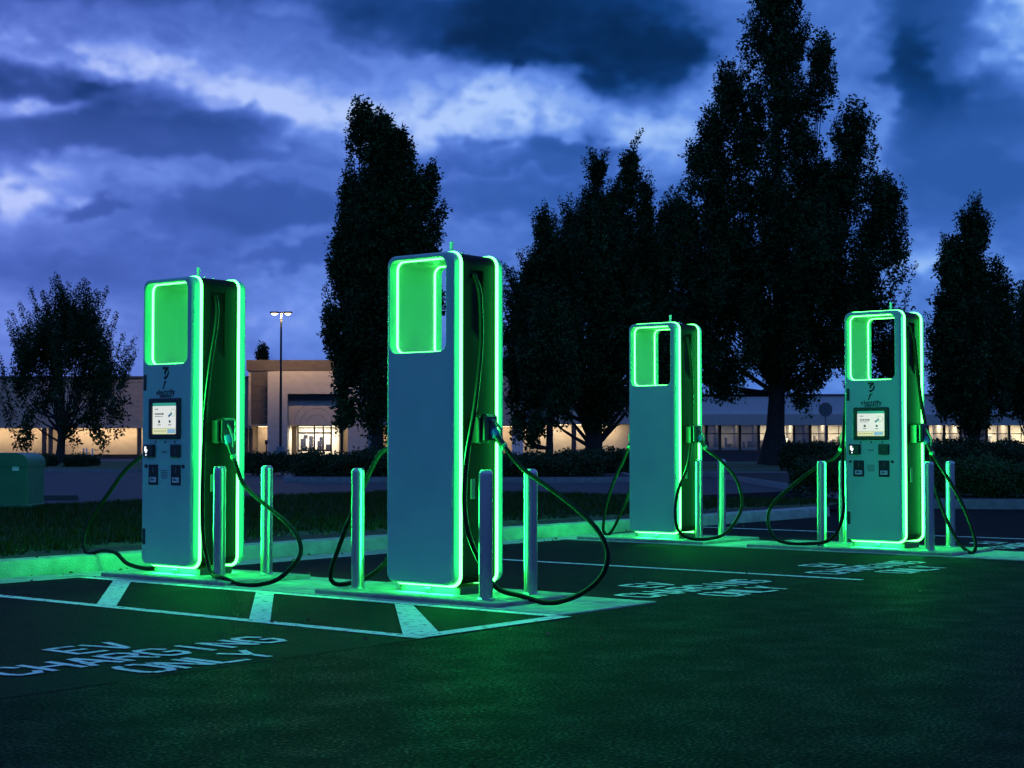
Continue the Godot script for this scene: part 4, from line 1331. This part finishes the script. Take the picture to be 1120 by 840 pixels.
func hedge(called: String, label: String, cat: String, at: Vector3, size: Vector3, count: int, leaf: float, tint: Color, rough := 0.25, group := "hedges and shrubs around the lot") -> void:
	var root := thing(called, label, cat, at, YAW, group)
	var lv := Leaves.new()
	var kinds := [leaf_cluster(10, leaf * 1.5, leaf, 5), leaf_cluster(10, leaf * 1.8, leaf, 15)]
	var nz := noise(0.55, 3, int(at.x * 13.0 + at.z))
	for i in count:
		var x := rng.randf_range(-0.5, 0.5) * size.x
		var a := rng.randf() * PI
		var edge := pow(maxf(1.0 - pow(absf(x) / (size.x * 0.5), 6.0), 0.0), 0.5)
		var lump := 1.0 + nz.get_noise_2d(x * 1.2, a * 1.5) * rough * 2.0
		var rr_ := pow(rng.randf(), 0.25)
		var cy := pow(sin(a), 0.55) * size.y * lump * (0.55 + 0.45 * edge) * rr_
		var cz := cos(a) * size.z * 0.5 * lump * edge * rr_
		var g := rng.randf_range(0.55, 1.35)
		lv.add(kinds[i % 2], Vector3(x, maxf(cy, 0.03), cz), any_basis(), rng.randf_range(0.8, 1.25), Color(tint.r * g, tint.g * g, tint.b * g))
	var wood := MB.new()
	var n := maxi(2, int(size.x / 0.8))
	for i in n:
		var x := (float(i) / (n - 1) - 0.5) * size.x * 0.85
		for j in 3:
			wood.tube(PackedVector3Array([Vector3(x, 0, 0), Vector3(x + rng.randf_range(-0.2, 0.2), size.y * 0.4, rng.randf_range(-0.2, 0.2) * size.z), Vector3(x + rng.randf_range(-0.35, 0.35), size.y * 0.75, rng.randf_range(-0.3, 0.3) * size.z)]), [0.03, 0.02, 0.01], 5, false)
	put("stems", wood.mesh(60), M.bark, root)
	put("foliage", lv.mesh(), M.leaf, root)

func make_hedges() -> void:
	var g := Color(0.030, 0.055, 0.018)
	hedge("hedge", "long dark hedge left of the second charger in the middle distance", "hedge", place(405, 50.0, 0.12), Vector3(4.6, 0.66, 2.4), 2600, 0.085, g)
	hedge("hedge", "rounded dark hedge right of the second charger below the store arcade", "hedge", place(585, 49.5, 0.12), Vector3(4.0, 0.60, 2.4), 2300, 0.085, g)
	hedge("hedge", "low hedge under the broad maple", "hedge", place(655, 55.0, 0.12), Vector3(3.2, 0.66, 2.4), 1700, 0.09, g)
	hedge("hedge", "low hedge left of the light pole base behind the leftmost charger", "hedge", place(300, 56.0, 0.10), Vector3(3.0, 0.55, 1.6), 1200, 0.085, g)
	hedge("hedge", "dark clipped hedge left of the rightmost charger behind the cable", "hedge", place(893, 57.0, 0.14), Vector3(2.4, 1.0, 2.2), 1700, 0.085, g, 0.12)
	hedge("hedge", "tall dark hedge at the right edge in front of the lit shops", "hedge", place(1085, 44.0, 0.13), Vector3(6.0, 0.98, 2.2), 3400, 0.08, g, 0.12)
	hedge("shrub", "leafy shrub right of the rightmost charger, nearer of two", "shrub", place(1052, 30.0, 0.13), Vector3(1.75, 0.64, 1.3), 1500, 0.055, Color(0.04, 0.08, 0.022))
	hedge("shrub", "leafy shrub cut by the right edge", "shrub", place(1116, 29.6, 0.13), Vector3(1.5, 0.60, 1.2), 1200, 0.055, Color(0.04, 0.08, 0.022))
	hedge("shrub", "dark shrub between the rightmost charger and its left cable loop", "shrub", place(905, 31.0, 0.12), Vector3(1.3, 0.72, 1.1), 1000, 0.055, g)
	for s in [[38, 70.0, "low shrub left of the small tree trunk"], [52, 72.0, "low shrub against the small tree trunk"], [84, 70.0, "low shrub right of the small tree trunk"], [97, 73.0, "outermost low shrub right of the small tree trunk"]]:
		hedge("shrub", s[2], "shrub", place(s[0], s[1], 0.10), Vector3(0.9, 0.42, 0.7), 260, 0.08, g, 0.4)

func make_grass() -> void:
	# tufts on the verge and the tree islands
	var r := RandomNumberGenerator.new()
	r.seed = 99
	var v := PackedVector3Array()
	var n := PackedVector3Array()
	for i in 9:
		var a := r.randf() * TAU
		var p := Vector3(cos(a), 0, sin(a)) * r.randf() * 0.05
		var d := Vector3(cos(a) * 0.5, 1.0, sin(a) * 0.5) * r.randf_range(0.035, 0.075)
		var s := Vector3(-sin(a), 0, cos(a)) * 0.0035
		for q in [p - s, p + d, p + s]: v.push_back(q)
		for q in 3: n.push_back(Vector3(cos(a), 0.6, sin(a)).normalized())
	var arr := []
	arr.resize(Mesh.ARRAY_MAX)
	arr[Mesh.ARRAY_VERTEX] = v
	arr[Mesh.ARRAY_NORMAL] = n
	var m := ArrayMesh.new()
	m.add_surface_from_arrays(Mesh.PRIMITIVE_TRIANGLES, arr)
	var spots := []
	var nz := noise(0.35, 3, 77)
	while spots.size() < 60000:
		var z := r.randf_range(-25.0, 1.0)
		var x := r.randf_range(-20.2 - z * -0.085, -12.2)
		var keep := 0.75 + nz.get_noise_2d(x, z) * 0.8 - clampf((x + 13.2) * 0.9, 0, 0.9)
		if r.randf() < keep: spots.append(Vector3(x, 0.12, z))
	var mm := MultiMesh.new()
	mm.transform_format = MultiMesh.TRANSFORM_3D
	mm.use_colors = true
	mm.mesh = m
	mm.instance_count = spots.size()
	for i in spots.size():
		var k := r.randf_range(0.7, 1.4)
		mm.set_instance_transform(i, Transform3D(Basis(Vector3.UP, r.randf() * TAU).scaled(Vector3(k, k * r.randf_range(0.7, 1.3), k)), spots[i]))
		var g := r.randf_range(0.6, 1.3)
		mm.set_instance_color(i, Color(0.07 * g, 0.21 * g, 0.028 * g))
	var o := MultiMeshInstance3D.new()
	o.name = "grass"
	o.multimesh = mm
	o.material_override = M.grass_blade
	add_child(o)
	tag(o, "short grass growing on the verge behind the kerb", "grass")
	o.set_meta("kind", "stuff")
	# fallen leaves and grit on the soil strip, the gutter and the stalls
	var lv := Leaves.new()
	var one := leaf_cluster(1, 0.0, 0.05, 4)
	for i in 260:
		var x := r.randf_range(-12.6, -10.9) if r.randf() < 0.75 else r.randf_range(-11.0, -4.5)
		var z := r.randf_range(-20.0, -3.0)
		var y := 0.137 if x < -11.72 else (0.156 if x < -11.5 else 0.016)
		var g := r.randf_range(0.5, 1.4)
		lv.add(one, Vector3(x, y, z), Basis(Vector3.UP, r.randf() * TAU) * Basis(Vector3.RIGHT, r.randf_range(-0.25, 0.25)), r.randf_range(0.35, 1.1), Color(0.16 * g, 0.12 * g, 0.06 * g))
	var fl := put("fallen_leaves", lv.mesh(), M.leaf)
	tag(fl, "dry leaves scattered along the kerb and over the stalls", "leaves")
	fl.set_meta("kind", "stuff")

# ---------------------------------------------------------------- small things
func make_small_things() -> void:
	# green utility box with a domed lid at the left edge
	var u := thing("utility_box", "dark green utility box with rounded lid at the left edge", "utility box", place(-8, 24.5, 0.12), YAW)
	var w := 1.32
	var b := MB.new()
	b.box(Vector3(0, 0.03, 0), Vector3(w + 0.06, 0.10, 0.94), 0.012)
	build("skirt", b, M.utility_paint, u)
	b = MB.new()
	b.box(Vector3(0, 0.38, 0), Vector3(w, 0.62, 0.88), 0.012)
	build("cabinet", b, M.utility_paint, u)
	b = MB.new()
	var o := rr(-w / 2 - 0.012, 0.66, w / 2 + 0.012, 0.88, 0.0, 1)
	var lid := PackedVector2Array([Vector2(-w / 2 - 0.012, 0.64), Vector2(w / 2 + 0.012, 0.64)])
	for i in 9:
		var a := PI / 2 * i / 8.0
		lid.push_back(Vector2(w / 2 + 0.012 - 0.20 + 0.20 * cos(a), 0.70 + 0.14 * sin(a)))
	for i in 9:
		var a := PI / 2 + PI / 2 * i / 8.0
		lid.push_back(Vector2(-w / 2 - 0.012 + 0.20 + 0.20 * cos(a), 0.70 + 0.14 * sin(a)))
	b.loft(lid, 0.46, lid, -0.46)
	for e in [0.46, -0.46]:
		var mid := Vector3(0, 0.7, e)
		for i in lid.size():
			var p := lid[i]
			var q := lid[(i + 1) % lid.size()]
			if e > 0: b.tri(mid, Vector3(p.x, p.y, e), Vector3(q.x, q.y, e))
			else: b.tri(mid, Vector3(q.x, q.y, e), Vector3(p.x, p.y, e))
	build("lid", b, M.utility_paint, u, 35)
	var st := MB.new()
	for y in [0.635, 0.600]:
		st.box(Vector3(0.49, y, 0.442), Vector3(0.10, 0.028, 0.004), 0.0)
	for y in [0.617, 0.582]:
		st.box(Vector3(0.485, y, 0.442), Vector3(0.09, 0.008, 0.004), 0.0)
	build("sticker", st, M.print_white, u)
	# twin-head street lamp
	var l := thing("street_lamp", "tall twin headed parking lot lamp, lit, in front of the store", "lamp", place(307, 150.0), YAW)
	b = MB.new()
	b.lathe(Vector3.ZERO, [[0.38, 0], [0.38, 0.75], [0.34, 0.8]], 16)
	build("footing", b, M.pad_concrete, l)
	b = MB.new()
	b.lathe(Vector3(0, 0.8, 0), [[0.13, 0], [0.085, 12.4], [0.05, 12.45]], 12)
	build("pole", b, M.dark_metal, l)
	b = MB.new()
	b.box(Vector3(0, 13.15, 0), Vector3(1.1, 0.09, 0.09), 0.02)
	build("arm", b, M.dark_metal, l)
	for s in [-1.0, 1.0]:
		b = MB.new()
		b.box(Vector3(0.62 * s, 13.18, 0), Vector3(0.8, 0.16, 0.42), 0.04)
		var h := build("lamp_head", b, M.dark_metal, l)
		b = MB.new()
		b.lathe(Vector3(0.62 * s, 12.9, 0), [[0.02, 0.0], [0.16, 0.05], [0.27, 0.13], [0.30, 0.2]], 14)
		build("lamp_lens", b, M.lamp_glow, h)
		var sp := OmniLight3D.new()
		sp.name = "lamp_light"
		sp.position = Vector3(0.62 * s, 12.98, 0)
		sp.light_energy = 230.0
		sp.light_color = Color(1.0, 0.80, 0.56)
		sp.light_size = 0.14
		sp.omni_range = 60.0
		sp.omni_attenuation = 2.0
		sp.shadow_enabled = true
		h.add_child(sp)
	# dark pole before the portal
	var dp := thing("dark_pole", "thin dark pole in front of the store portal beside the columnar tree", "pole", place(374, 120.0), YAW)
	b = MB.new()
	b.lathe(Vector3.ZERO, [[0.10, 0], [0.10, 4.2], [0.07, 4.25]], 10)
	b.lathe(Vector3.ZERO, [[0.17, 0], [0.17, 0.12], [0.11, 0.16]], 10)
	build("shaft", b, M.dark_metal, dp)
	dp = thing("short_post", "short dark sign post in front of the lit store wall", "post", place(291.5, 130.0), YAW)
	b = MB.new()
	b.box(Vector3(0, 0.55, 0), Vector3(0.07, 1.1, 0.07), 0.01)
	b.box(Vector3(0, 1.2, 0.04), Vector3(0.24, 0.34, 0.03), 0.01)
	build("shaft", b, M.dark_metal, dp)
	# back of an eight-sided sign
	var s8 := thing("road_sign", "back of an eight sided road sign on a thin pole left of the rightmost charger", "sign", place(903, 80.0, 0.14), YAW + 0.15)
	b = MB.new()
	b.box(Vector3(0, 1.45, -0.04), Vector3(0.06, 2.9, 0.04), 0.008)
	build("pole", b, M.sign_back, s8)
	b = MB.new()
	var f := PackedVector3Array()
	var k := PackedVector3Array()
	for i in 8:
		var a := -TAU * (i + 0.5) / 8.0
		f.push_back(Vector3(cos(a) * 0.37, 2.62 + sin(a) * 0.37, 0.0))
		k.push_back(Vector3(cos(a) * 0.37, 2.62 + sin(a) * 0.37, -0.012))
	b.rings([f, k], true, true)
	build("plate", b, M.sign_back, s8, 20)
	# wheel stop lying on the drive
	var ws := thing("wheel_stop", "low dark wheel stop lying on the drive beside the utility box", "wheel stop", place(58, 31.5), YAW)
	b = MB.new()
	var c0 := PackedVector3Array([Vector3(-0.5, 0.0, 0.09), Vector3(-0.5, 0.0, -0.09), Vector3(-0.48, 0.10, -0.06), Vector3(-0.48, 0.10, 0.06)])
	var c1 := PackedVector3Array([Vector3(0.5, 0.0, 0.09), Vector3(0.5, 0.0, -0.09), Vector3(0.48, 0.10, -0.06), Vector3(0.48, 0.10, 0.06)])
	b.rings([c0, c1], true, true)
	build("block", b, M.dark_trim, ws, 20)
	# small sign and post beyond the left tree
	var sg := thing("cart_corral", "small pale rail and posts on the lot right of the small tree", "rail", place(98, 110.0), YAW)
	b = MB.new()
	b.box(Vector3(0.25, 0.12, 0), Vector3(0.75, 0.12, 0.25), 0.02)
	build("foot", b, M.print_white, sg)
	for x in [-0.38, -0.18, 0.22]:
		b = MB.new()
		b.lathe(Vector3(x, 0, 0), [[0.05, 0], [0.05, 0.75 if x < 0 else 0.68], [0.02, 0.78]], 8)
		build("post", b, M.print_white, sg)
